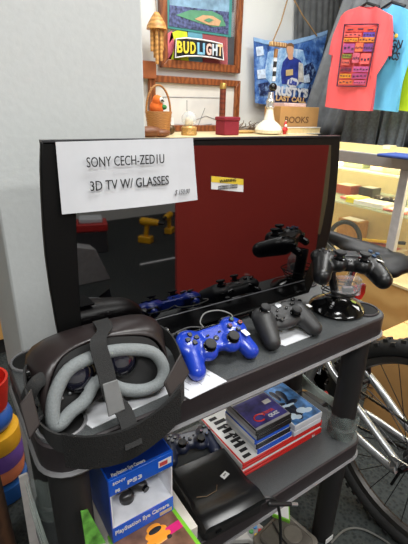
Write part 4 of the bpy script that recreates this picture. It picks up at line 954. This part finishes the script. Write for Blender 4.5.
# lamp-like flask with ball and striped stem
p = ci(268); p.y = 2.2; p = P(268, 134.5, y=2.2); p.z = ZC+.001
fk = thing('glass_water_pipe', 'frosted white glass flask with black ball, striped stem and wooden crosspiece on top', 'water pipe', p)
zz = lambda v: P(270, v, y=2.2).z-p.z
bm = B(); lathe(bm, [(.06, 0), (.085, .008), (.093, .028), (.084, .052), (.058, .074), (.038, .088), (.026, zz(113)), (.02, zz(108)), (.0001, zz(108))], (0, 0, 0)); mk('flask', bm, M('frosted crackle glass', (226, 222, 206), .25, vary=.2, scale=160, bump=.2), fk)
bm = B(); lathe(bm, [(.022, zz(109)), (.03, zz(107)), (.026, zz(104)), (.03, zz(101)), (.02, zz(98)), (.016, zz(92)), (.0001, zz(92))], (0, 0, 0)); mk('neck', bm, M('silvered glass', (190, 190, 188), .15, .6), fk)
bm = B(); ell(bm, (.012, 0, zz(87)), (.027, .027, .027)); mk('ball', bm, BLACKG, fk)
for i, (v1, v2, mm) in enumerate(((81, 76, 'w'), (76, 71, 'k'), (71, 67, 'w'), (67, 61, 'k'), (61, 57, 'w'), (57, 48, 'b'))):
    bm = B(); cyl(bm, (.014, 0, zz(v1)), (.016, 0, zz(v2)), .0115 if mm != 'b' else .013); mk('stem_band', bm, {'w': WHITEP, 'k': BLACK, 'b': M('tan wood', (140, 98, 56), .5)}[mm], fk)
bm = B(); box(bm, (.03, 0, zz(43.5)), (.135, .03, .026)); mk('crosspiece', bm, wood('carved tan wood', (120, 84, 50), (190, 158, 112), 14, 'X', .5), fk, bevel=.004)
# thorny dry branch
p = ci(250); p = P(243, 133, y=2.40); p.z = ZC+.001; br_ = thing('dry_branch', 'grey brown dry thorny branch lying behind the glass flask', 'branch', p)
random.seed(12); bm = B()
for k in range(16):
    a = random.uniform(-.1, .14); b = random.uniform(-.05, .05); pts = [V((a, b, .005))]
    for s in range(4): pts.append(pts[-1]+V((random.uniform(-.02, .05), random.uniform(-.02, .02), random.uniform(.004, .026))))
    tube(bm, smoothpath(pts, 3), lambda f: .006*(1-f)+.0016, 6)
caps(bm, (-.11, 0, .012), (.13, .02, .02), .014); mk('twigs', bm, M('grey bark', (112, 98, 84), .8, vary=.4, bump=.5), br_)
bm = B(); ell(bm, (-.03, -.06, .01), (.10, .03, .012)); mk('straw_nest', bm, M('straw', (190, 152, 92), .9, vary=.4, scale=150, bump=.8), br_)
# santa, book carton, white box
p = ci(284.5); p = P(284.5, 133, y=2.16); p.z = ZC+.001; sa = thing('santa_figurine', 'tiny santa figurine in red coat standing in front of the book carton', 'figurine', p)
sr = M('santa red', (190, 40, 40), .6); sw = M('santa white', (236, 232, 226), .8)
bm = B(); caps(bm, (-.007, 0, .006), (-.007, 0, .02), .007); caps(bm, (.007, 0, .006), (.007, 0, .02), .007); caps(bm, (0, 0, .028), (0, 0, .044), .017, .011); caps(bm, (-.013, 0, .044), (-.02, -.004, .028), .005); caps(bm, (.013, 0, .044), (.02, -.004, .028), .005); ell(bm, (0, 0, .062), (.0105, .0105, .011)); mk('body', blend(bm, .0022, 4), sr, sa)
bm = B(); ell(bm, (0, -.007, .055), (.011, .007, .011)); mk('beard', bm, sw, sa)
bm = B(); cyl(bm, (0, 0, .067), (.004, 0, .087), .011, .002); mk('hat', bm, sr, sa)
bm = B(); ell(bm, (.004, 0, .088), (.004, .004, .004)); mk('pompom', bm, sw, sa)
p = P(300, 125, y=2.3); p.z = ZC+.001; a, b = P(280, 120, y=2.25), P(318, 120, y=2.25)
bx = thing('book_carton', 'brown cardboard book carton with printed lettering below the blue banner', 'box', V(((a.x+b.x)/2, 2.3, ZC+.001)))
w_ = (b.x-a.x)/2; h_ = P(300, 107, y=2.25).z-ZC
bm = B(); bounds(bm, (-w_, -.05, 0), (w_, .12, h_)); mk('carton_body', bm, KR, bx, bevel=.003)
text('lettering', 'BOOKS', .06, (-.03, -.051, h_*.5), X, Z, M('brown print', (110, 76, 44), .8), bx, width=.24, bold=.001)
bm = B(); bounds(bm, (-w_+.05, -.03, h_), (w_-.12, .09, h_+.024)); mk('pink_lid', bm, M('pale pink lid', (226, 196, 190), .6), bx, bevel=.003)
a, b = P(287, 132, y=2.17), P(320, 132, y=2.17); h_ = P(300, 127.5, y=2.17).z-ZC
wbx = thing('white_book', 'thick white book lying flat in front of the brown book carton', 'book', V(((a.x+b.x)/2, 2.2, ZC+.001)))
w_ = (b.x-a.x)/2; bm = B(); bounds(bm, (-w_, -.035, 0), (w_, .035, .004)); bounds(bm, (-w_, -.035, h_-.004), (w_, .035, h_)); bounds(bm, (-w_, .031, 0), (w_, .035, h_)); mk('cover', bm, M('white book cover', (232, 230, 224), .5), wbx, smooth=0)
bm = B(); bounds(bm, (-w_+.004, -.031, .004), (w_-.004, .031, h_-.004)); mk('page_block', bm, M('cream page edges', (222, 200, 150), .8), wbx, smooth=0)
# brown leather lump by the basket
p = ci(150); single('leather_pouch', blend(ell(ell(B(), V((1.07, 2.13, ZC+.029)), (.08, .04, .03)), V((1.14, 2.13, ZC+.022)), (.06, .04, .022)), .006, 2), M('brown leather', (112, 66, 36), .5, bump=.2), 'brown leather pouch lying in front of the wicker basket', 'pouch')
# wind chime by the frame
p = P(156.5, 16, y=2.52); ch = thing('wind_chime', 'honey coloured bamboo wind chime hanging beside the framed mirror', 'wind chime', p)
BAM = wood('bamboo', (168, 118, 58), (204, 152, 84), 12, 'Z', .5)
bm = B(); lathe(bm, [(.062, -.07), (.058, -.05), (.035, -.01), (.012, .02), (.0001, .021)], (0, 0, 0)); mk('roof', bm, BAM, ch)
for i, (dx, dy, ln_) in enumerate(((-.034, 0, .12), (-.014, -.024, .19), (.014, -.024, .17), (.034, 0, .11), (0, .028, .15))):
    bm = B(); cyl(bm, (dx, dy, -.07), (dx, dy, -.07-ln_), .0105); mk('tube', bm, BAM, ch)
bm = B(); tube(bm, [(0, 0, .02), (0, .03, .25)], .002, 6); mk('cord', bm, M('jute cord', (150, 120, 84), .9), ch)
p = P(151, 70, y=2.6); t = single('wooden_plaque', bounds(B(), p+V((-.09, -.02, -.05)), p+V((.03, .03, .05))), M('reddish wood', (150, 84, 44), .5), 'small reddish wooden plaque on the wall below the wind chime', 'plaque', bevel=.006)

# ================================================================== blue banner
YBN = 2.56
bo_ = P(290, 75, y=YBN); bn = thing('vinyl_banner', 'blue vinyl banner with a man and lettering hanging from a rope', 'banner', bo_)
def bp(name, px, mat, d, parent=None): return poly(name, px, mat, YBN-d, parent or bn, bo_, .0016)
top_ = [(253.5, 37), (265, 40), (280, 41.5), (295, 39.5), (310, 36), (328, 30)]; bot_ = [(310, 112), (300, 109.5), (285, 107), (270, 105), (255, 103)]
def mottle(name, cols, scale):
    m = M(name, cols[1], .4); nt = m.node_tree; cr = [n for n in nt.nodes if n.type == 'VALTORGB'][0]; nz = [n for n in nt.nodes if n.type == 'TEX_NOISE'][0]
    nz.inputs['Scale'].default_value = scale; nz.inputs['Detail'].default_value = 8; nz.inputs['Roughness'].default_value = .7
    e = cr.color_ramp.elements; e[0].position, e[1].position = .36, .66; e[0].color, e[1].color = lin(cols[0]), lin(cols[2]); e.new(.5).color = lin(cols[1]); return m
bp('sheet', top_+bot_, mottle('banner blue', ((24, 40, 92), (66, 108, 176), (150, 184, 220)), 9), 0)
bp('white_haze', [(268, 52), (285, 47), (303, 50), (308, 70), (303, 88), (276, 90), (264, 76)], mottle('banner pale blue', ((74, 120, 184), (140, 178, 216), (208, 222, 238)), 14), .003)
bp('top_band', [(253.5, 37), (265, 40), (280, 41.5), (295, 39.5), (310, 36), (328, 30), (327, 34), (310, 40), (295, 44), (280, 46), (265, 44), (254, 41)], M('banner light band', (136, 172, 214), .4), .004)
for px in ([(304, 66), (312, 62), (316, 72), (310, 84), (304, 80)], [(258, 84), (268, 82), (272, 94), (260, 96)], [(310, 84), (317, 86), (313, 98), (306, 94)]): bp('dark_scene', px, mottle('banner navy', ((16, 22, 48), (34, 50, 98), (130, 160, 200)), 34), .005)
for px in ([(256, 47), (263, 46), (264, 55), (257, 56)], [(257, 70), (265, 69), (266, 78), (258, 79)], [(303, 76), (309, 74), (310, 82), (304, 83)]): bp('round_badge', px, M('badge white', (190, 206, 228), .4, vary=.3, scale=40), .0055)
bp('printed_torso', [(283, 62), (287, 57), (291, 56), (296, 58), (301, 61), (304, 78), (301, 84), (282, 84), (281, 72)], M('print royal blue', (36, 52, 132), .5, vary=.4, scale=25), .007)
bp('printed_arm', [(299, 62), (303, 64), (304, 82), (298, 82)], M('print pale sleeve', (190, 186, 178), .5, vary=.3), .009)
bp('printed_neck', [(288, 53), (293, 53), (293, 59), (290, 60), (288, 58)], M('print skin', (206, 158, 128), .5, vary=.05), .009)
bp('printed_face', [(286.5, 47), (288.5, 44.5), (291.5, 44.5), (293.5, 47), (293.5, 52), (291.5, 55.5), (289, 55.5), (287, 52)], M('print skin', (206, 158, 128), .5, vary=.05), .011)
bp('printed_hair', [(286, 48), (286.5, 45), (289, 43), (292, 43), (294, 45.5), (294, 48), (292, 46), (288, 46)], M('print hair', (120, 84, 52), .5), .013)
bp('printed_chest_patch', [(286, 70), (293, 69), (293, 75), (286, 76)], M('print chest patch', (196, 170, 120), .5), .013)
em = bp('emblem', [(288, 80), (292, 77.5), (297, 79), (299, 83), (296, 87), (290, 87), (287, 84)], WHITEP, .010)
text('emblem_lettering', 'Lite', .05, P(293, 82.5, y=YBN-.014), V((1, 0, -.05)), Z, M('print deep blue', (40, 60, 160), .5), em, off=bo_, width=.085, bold=.002)
rd_ = V((1, 0, -.03))
text('lettering', "RUSTY'S", .085, P(292, 92.5, y=YBN-.012), rd_, Z, WHITEP, bn, off=bo_, width=.36, bold=.005)
rb = bp('ribbon_strip', [(276, 94.5), (290, 97), (305, 97), (306, 103), (290, 104), (275, 101)], M('print navy ribbon', (44, 40, 84), .5), .010)
text('lettering', 'LAST CALL', .05, P(291, 99.5, y=YBN-.0135), rd_, Z, M('print gold', (222, 178, 116), .5), bn, off=bo_, width=.33, bold=.002)
text('lettering', 'FAREWELL SEASON', .026, P(291, 105.5, y=YBN-.0135), rd_, Z, M('print pale blue', (140, 186, 220), .5), bn, off=bo_, width=.30)
JUTE = M('jute cord', (150, 120, 84), .9)
for pts in ([(289, -6), (281, 22), (273, 41)], [(291, -6), (303, 16), (317, 36)]):
    bm = B(); tube(bm, [P(u, v, y=YBN-.01) for u, v in pts], .005, 8); mk('hanging_rope', bm, JUTE, bn, bo_)

# ================================================================== grey drapes, garments and shirts on the rack
def drape(name, label, L0, L1, width_vec, nrm, n, amp, mat, per):
    bm = B(); rows = []
    for i in range(9):
        f = i/8; row = []
        for j in range(n+1):
            g = j/n; p = L0.lerp(L1, f)+width_vec*g
            row.append(p+nrm*(amp*(.6+.4*f)*math.sin(2*math.pi*per*g+.6*math.sin(3*f+7*g))+.3*amp*math.sin(23*g+2*f)))
        rows.append(row)
    loft(bm, rows, closed=False, cap=False); o = single(name, bm, mat, label, 'drape', smooth=60)
    s = o.modifiers.new('cloth', 'SOLIDIFY'); s.thickness = .006; return o
GREYC = M('charcoal grey drape cloth', (122, 126, 130), .85, vary=.18, scale=16, bump=.3)
GREYD = M('dark grey drape cloth', (92, 94, 95), .85, vary=.3, scale=14, bump=.3)
drape('fabric_drape', 'dark grey pleated drape hanging on the wall above the blue banner', P(296, -60, y=2.634), P(296, 140, y=2.634)-Z*.5, X*.60, -Y, 120, .006, GREYD, 9)
l0 = P(351, -20, x=2.72); l1 = P(296, 140, x=2.72)
l1 = l1-(l1-l0)*.02
drape('fabric_drape', 'charcoal grey drape hanging slanted behind the tee shirts', l0, l1, V((0, -1.25, 0)), -X, 200, .022, GREYC, 11)
single('dark_panel', bounds(B(), (2.9, .3, 0), (2.94, 2.4, 2.6)), M('black backing', (16, 16, 17), .9), 'black backing panel behind the grey drape and tee shirts', 'panel', smooth=0)
GREYJ = M('slate grey garment cloth', (116, 124, 130), .9, vary=.2, scale=60, bump=.4)
for k, (u0, u1, v0) in enumerate(((349, 384, 100), (386, 412, 104))):  # grey garments below the shirts, built as drape sheets without a rail
    a = P(u0, v0, x=2.66); w = P(u1, v0, x=2.66); bt = P(u0, 152, x=2.66)
    drape('fabric_drape', ['slate grey cloth hanging behind and below the coral tee shirt', 'slate grey cloth hanging behind and below the blue tee shirt'][k], a, V((a.x, a.y+.02, bt.z-.25)), w-a, -X, 60, .014, GREYJ, 3)
XS = 2.38
def shirt(px, mat, label, xs, hook):
    o = P(sum(p[0] for p in px)/len(px), 60, x=xs); t = thing('tee_shirt', label, 'shirt', o)
    bm = B(); pts = [P(u, v, x=xs) for u, v in px]
    prism(bm, pts, X*.03); bmesh.ops.triangulate(bm, faces=[f for f in bm.faces if len(f.verts) > 4])
    bmesh.ops.subdivide_edges(bm, edges=bm.edges[:], cuts=3, use_grid_fill=True)
    c = V((0, 0, 0))
    for v in bm.verts: v.co.x += .010*math.sin(v.co.y*26+v.co.z*6)+.006*math.sin(v.co.y*55-v.co.z*9)
    mk('cloth_body', bm, mat, t, o, smooth=50)
    hb, hc = P(hook[0], hook[1], x=xs+.012), P(hook[0], hook[1]-9, x=xs+.012)
    bm = B(); tube(bm, [hb-Y*.09-Z*.035, hb-Z*.0, hb+Y*.09-Z*.035], .008, 8); tube(bm, [hb, hc, hc+Y*.02+Z*.02, hc+Z*.04-Y*.01], .004, 6); mk('hanger', bm, BLACK, t, o)
    return t, o
CORAL = M('coral cotton', (226, 88, 92), .85, vary=.05, scale=14, bump=.15)
cor_px = [(360, 6.5), (350, 10), (339.4, 16), (333, 34), (327.5, 54), (334, 55.8), (336, 44), (330, 76), (325.4, 106.8), (346, 110), (368.5, 111), (373, 82), (377, 51.8), (387, 55.6), (389.5, 34), (389.5, 15), (377, 7.5), (373, 5.5), (368.5, 9)]
ct, co_ = shirt(cor_px, CORAL, 'coral pink tee shirt with large printed colour block design', XS, (367, 3))
blu_px = [(382, 8.6), (375, 14), (370, 30), (366, 52), (372, 56), (374, 48), (371, 80), (368, 109), (384, 110.5), (396.6, 112), (401, 84), (403, 52), (411, 55), (415, 34), (412, 12), (399, 6), (393, 4.5), (389, 9)]
bt_, bto = shirt(blu_px, M('sky blue cotton', (98, 178, 222), .85, vary=.04, scale=14, bump=.15), 'sky blue tee shirt with small dark lettering', XS+.08, (392, 2))
yel_px = [(418, 28), (408, 34), (402, 60), (399, 84), (397, 110), (412, 112), (426, 113), (430, 70), (432, 40), (424, 30)]
yt, yto = shirt(yel_px, M('neon yellow cotton', (206, 232, 40), .85, vary=.04, scale=14, bump=.15), 'neon yellow tee shirt beside the sky blue one', XS+.16, (421, 26))
def sp_patch(name, px, mat, parent, off, d, xs): 
    bm = B(); prism(bm, [P(u, v, x=xs-.017-d) for u, v in px], X*.0012); return mk(name, bm, mat, parent, off, smooth=0)
# coral print: dark border and colour blocks
def lerp2(s, t_):
    tl, tr, br2, bl2 = (344.5, 24.5), (378.5, 24), (366, 86.5), (337, 86)
    x = (tl[0]*(1-s)+tr[0]*s)*(1-t_)+(bl2[0]*(1-s)+br2[0]*s)*t_; y = (tl[1]*(1-s)+tr[1]*s)*(1-t_)+(bl2[1]*(1-s)+br2[1]*s)*t_
    return x, y
bm = B(); tube(bm, [P(*lerp2(s, t_), x=XS-.019) for s, t_ in ((0, 0), (.5, 0), (1, 0), (1, .5), (1, 1), (.5, 1), (0, 1), (0, .5))], .004, 6, closed=True)
pb = mk('print_border', bm, M('print dark ink', (58, 34, 60), .6), ct, co_)
random.seed(3)
blocks = [(.05, .04, .95, .12, (200, 70, 60)), (.03, .14, .55, .2, (222, 96, 90)), (.6, .13, .95, .21, (92, 62, 150)), (.04, .22, .46, .28, (212, 132, 40)), (.5, .21, .96, .29, (206, 120, 50)), (.05, .31, .4, .46, (160, 70, 130)), (.42, .3, .66, .44, (220, 104, 70)), (.68, .31, .96, .44, (120, 60, 130)), (.04, .48, .34, .55, (120, 120, 50)), (.38, .46, .6, .62, (196, 90, 110)), (.05, .57, .3, .66, (200, 90, 80)), (.64, .47, .95, .64, (222, 92, 92)), (.04, .69, .42, .77, (124, 40, 60)), (.46, .68, .96, .77, (176, 76, 130)), (.05, .8, .42, .87, (206, 132, 40)), (.46, .79, .95, .88, (160, 62, 110)), (.04, .9, .5, .97, (206, 104, 60)), (.55, .9, .95, .97, (190, 80, 120))]
for s0, t0, s1, t1, c in blocks:
    pk = sp_patch('print_block', [lerp2(s0, t0), lerp2(s1, t0), lerp2(s1, t1), lerp2(s0, t1)], M('shirt ink %d %d' % c[:2], c, .8, vary=.2, scale=40), ct, co_, .003, XS)
    n = random.randint(3, 5); bm = B()
    for i in range(n):
        a = s0+(s1-s0)*(i+.2)/n; b = s0+(s1-s0)*(i+.75)/n; m_ = t0+(t1-t0)*random.uniform(.3, .5); h = (t1-t0)*.22
        prism(bm, [P(*lerp2(x, y), x=XS-.0225) for x, y in ((a, m_), (b, m_), (b, m_+h), (a, m_+h))], X*.001)
    mk('lettering', bm, M('print dark ink', (58, 34, 60), .6), pk, co_, smooth=0)
ydir = V((0, -1, -.16))
for i, (s_, u, v) in enumerate((('HIGN', 393, 44), ('NNY', 391, 50), ('MANCS', 388, 56))):
    text('lettering', s_, .055, P(u, v, x=XS+.058), ydir, Z, M('shirt black ink', (30, 40, 56), .7), bt_, off=bto, width=.12 if i < 2 else .15, bold=.002)
bm = B(); tube(bm, [P(u, v, x=XS+.057) for u, v in ((389, 38), (391, 33), (393, 31.5), (395, 34), (396, 38))], .003, 5); mk('printed_motif', bm, M('shirt black ink', (30, 40, 56), .7), bt_, bto)
for u in (389, 396): 
    bm = B(); ell(bm, P(u, 36, x=XS+.057), (.003, .012, .012)); mk('printed_motif', bm, M('shirt gold ink', (220, 180, 60), .7), bt_, bto)

# ================================================================== beside the column
p = V((-.06, 1.22, 0))
def ty(u, v, y=1.22): return P(u, v, y=y)
tw = thing('stacking_toy', 'stack of red, blue, yellow and purple plastic toy pieces on the carpet beside the column', 'toy', V((ty(4, 420).x, 1.22, 0)))
two = tw.location.copy()
for v, rz_, c, n_ in ((397, .075, (206, 44, 34), 'red_cup'), (419, .07, (44, 92, 176), 'blue_ball'), (438, .085, (232, 172, 40), 'yellow_ring'), (454, .085, (118, 82, 170), 'purple_ring'), (467, .08, (224, 130, 92), 'orange_ring'), (487, .085, (36, 84, 150), 'blue_base')):
    q_ = ty(5, v-7); c_ = V((two.x-.04, 1.22, q_.z)); bm = B()
    if 'ball' in n_: ell(bm, c_, (rz_, rz_, .055))
    elif 'cup' in n_: lathe(bm, [(.06, -.04), (.07, .02), (.075, .06), (.068, .06), (.06, .0), (.0001, -.01)], c_)
    else: lathe(bm, [(.03, -.035), (rz_*.95, -.03), (rz_, 0), (rz_*.95, .03), (.03, .035)], c_)
    mk(n_, bm, M('toy plastic '+n_, c, .35, vary=.05), tw, two)
bm = B(); cyl(bm, (two.x-.04, 1.22, 0), (two.x-.04, 1.22, ty(5, 487).z-.02), .07); mk('stand', bm, M('toy plastic blue_base', (36, 84, 150), .35), tw, two)
pp = P(10, 500, y=.90); wd2 = wood('rough brown wood', (70, 46, 32), (100, 68, 46), 8, 'X', .7)
a, b = P(-4, 455, y=.88), P(25, 560, y=.86)
wpst = single('wooden_post', caps(B(), V((a.x-.03, .9, 0.03)), V((a.x-.035, .93, a.z+.0)), .034), wd2, 'rough brown wooden post leaning at the base of the column', 'post')
a, b, c, d = P(19, 478, y=.765), P(28, 474, y=.765), P(40, 552, y=.765), P(33, 552, y=.765)
single('card_sheet', prism(B(), [V((a.x, .766, a.z)), V((b.x, .766, b.z)), V((c.x+.01, .766, .002)), V((a.x-.01, .766, .002))], Y*.006), M('off white card', (206, 200, 196), .7), 'tall off white card sheet standing against the column behind the shelf post', 'card')
bm = B(); q0 = P(3, 360, z=.01)

# ================================================================== seen only as reflections in the tv
RX0, RX1 = P(175, 220, y=2.13).x, P(320, 220, y=2.11).x
cb0 = V(((RX0+RX1)/2, -.885, 0)); rcab = thing('room_divider', 'red free standing room divider across the aisle, reflected in the tv screen', 'divider', cb0)
REDC = M('red panel enamel', (226, 82, 74), .55, vary=.04, scale=4)
bm = B(); bounds(bm, (RX0, -.895, .012), (RX1, -.872, 1.03)); mk('panel_board', bm, REDC, rcab, cb0, bevel=.004)
for x in (RX0+.15, RX1-.15):
    bm = B(); bounds(bm, (x-.02, -1.1, 0), (x+.02, -.70, .012)); mk('foot', bm, BLACKM, rcab, cb0, bevel=.002)
def refl(u, v, z=0):
    """where the place on the carpet seen mirrored at u, v really is"""
    p = P(u, v, z=z); return V((p.x, 2*TY-p.y, z))
for lab, u, v, r_, sc_ in (('yellow and black power drill on the carpet, reflected in the tv below the sign', 151, 243, .9, 1.1), ('yellow and black power drill beside the red panel, reflected in the tv', 168, 234, 2.4, 1.0)):
    dr = thing('power_drill', lab, 'drill', refl(u, v), (0, 0, r_)); dr.scale = (sc_,)*3
    bm = B(); caps(bm, (-.07, 0, .19), (.06, 0, .19), .036, .03); caps(bm, (-.03, 0, .18), (-.045, 0, .07), .022); mk('housing', blend(bm, .006, 4), M('drill yellow', (236, 176, 20), .4), dr)
    bm = B(); cyl(bm, (.06, 0, .19), (.13, 0, .19), .024, .012); mk('chuck', bm, BLACK, dr)
    bm = B(); box(bm, (-.05, 0, .03), (.12, .08, .06)); mk('battery', bm, M('drill yellow', (236, 176, 20), .4), dr, bevel=.008)
p = refl(93, 250); tb_ = thing('tool_case', 'red topped grey tool case on the carpet, reflected in the tv', 'case', p, (0, 0, .3))
bm = B(); bounds(bm, (-.13, -.1, 0), (.13, .1, .2)); mk('case_body', bm, M('grey case', (60, 60, 62), .5), tb_, bevel=.01)
bm = B(); bounds(bm, (-.14, -.11, .2), (.14, .11, .27)); mk('red_lid', bm, M('red lid', (190, 44, 40), .5), tb_, bevel=.01)
bm = B(); bounds(bm, (-.1, -.08, .27), (.1, .08, .31)); mk('white_tray', bm, WHITEP, tb_, bevel=.008)
p = refl(93, 283); bm = B(); prism(bm, [p+V((-.12, 0, 0)), p+V((.14, 0, 0)), p+V((.04, 0, .26)), p+V((-.10, 0, .3))], -Y*.12)
single('plastic_wedge', bm, M('pale grey wedge plastic', (150, 150, 152), .5), 'pale grey plastic wedge on the carpet, reflected low in the tv', 'wedge', bevel=.008)
a, b = refl(140, 265), refl(175, 257)
single('floor_strip', bounds(B(), (a.x, a.y-.015, .001), (b.x+.6, a.y+.015, .006)), WHITEP, 'thin white strip lying on the carpet, reflected in the tv', 'strip', smooth=0)
# ================================================================== lights
def area(name, loc, sx, sy, w, col=(1, 1, 1), rot=(0, 0, 0)):
    l = bpy.data.lights.new(name, 'AREA'); l.shape = 'RECTANGLE'; l.size = sx; l.size_y = sy; l.energy = w; l.color = col
    o = bpy.data.objects.new(name, l); C.objects.link(o); o.location = loc; o.rotation_euler = rot
    return o
CW = (.995, .995, .98)
for nm, x, y, w in (('ceiling_lamp_front', -.6, -.9, 45), ('ceiling_lamp_middle', .9, .2, 38), ('ceiling_lamp_door', 1.5, -1.6, 45), ('ceiling_lamp_back', 1.4, 1.75, 38), ('ceiling_lamp_rack', 2.3, .9, 25)):
    area(nm, (x, y, HT-.06), 1.2, .35, w, CW)
area('case_strip_lamp', (XC+.06, 1.1, ZK-.045), .03, 1.7, 9, (1, .80, .50))
area('case_back_lamp', (X2-.05, 1.1, ZK-.045), .03, 1.7, 5, (1, .80, .50))
W_ = bpy.data.worlds.new('World'); bpy.context.scene.world = W_; W_.use_nodes = True
W_.node_tree.nodes['Background'].inputs['Color'].default_value = (.9, .95, 1, 1); W_.node_tree.nodes['Background'].inputs['Strength'].default_value = .3
# ================================================================== camera
cd = bpy.data.cameras.new('camera'); cam = bpy.data.objects.new('camera', cd); C.objects.link(cam)
cd.sensor_fit = 'VERTICAL'; cd.sensor_height = 24; cd.lens = 24*F/544; cd.clip_start = .02
m = Matrix((RT, UP, -FWD)).transposed().to_4x4(); m.translation = EYE; cam.matrix_world = m
sc = bpy.context.scene; sc.camera = cam
vs = sc.view_settings; vs.view_transform = 'Standard'; vs.look = 'None'; vs.gamma = 1; vs.exposure = 0; vs.use_curve_mapping = False
try: sc.cycles.use_denoising = True; sc.cycles.caustics_reflective = False; sc.cycles.caustics_refractive = False
except Exception: pass
sc.cycles.max_bounces = 8; sc.cycles.diffuse_bounces = 4; sc.cycles.transparent_max_bounces = 16
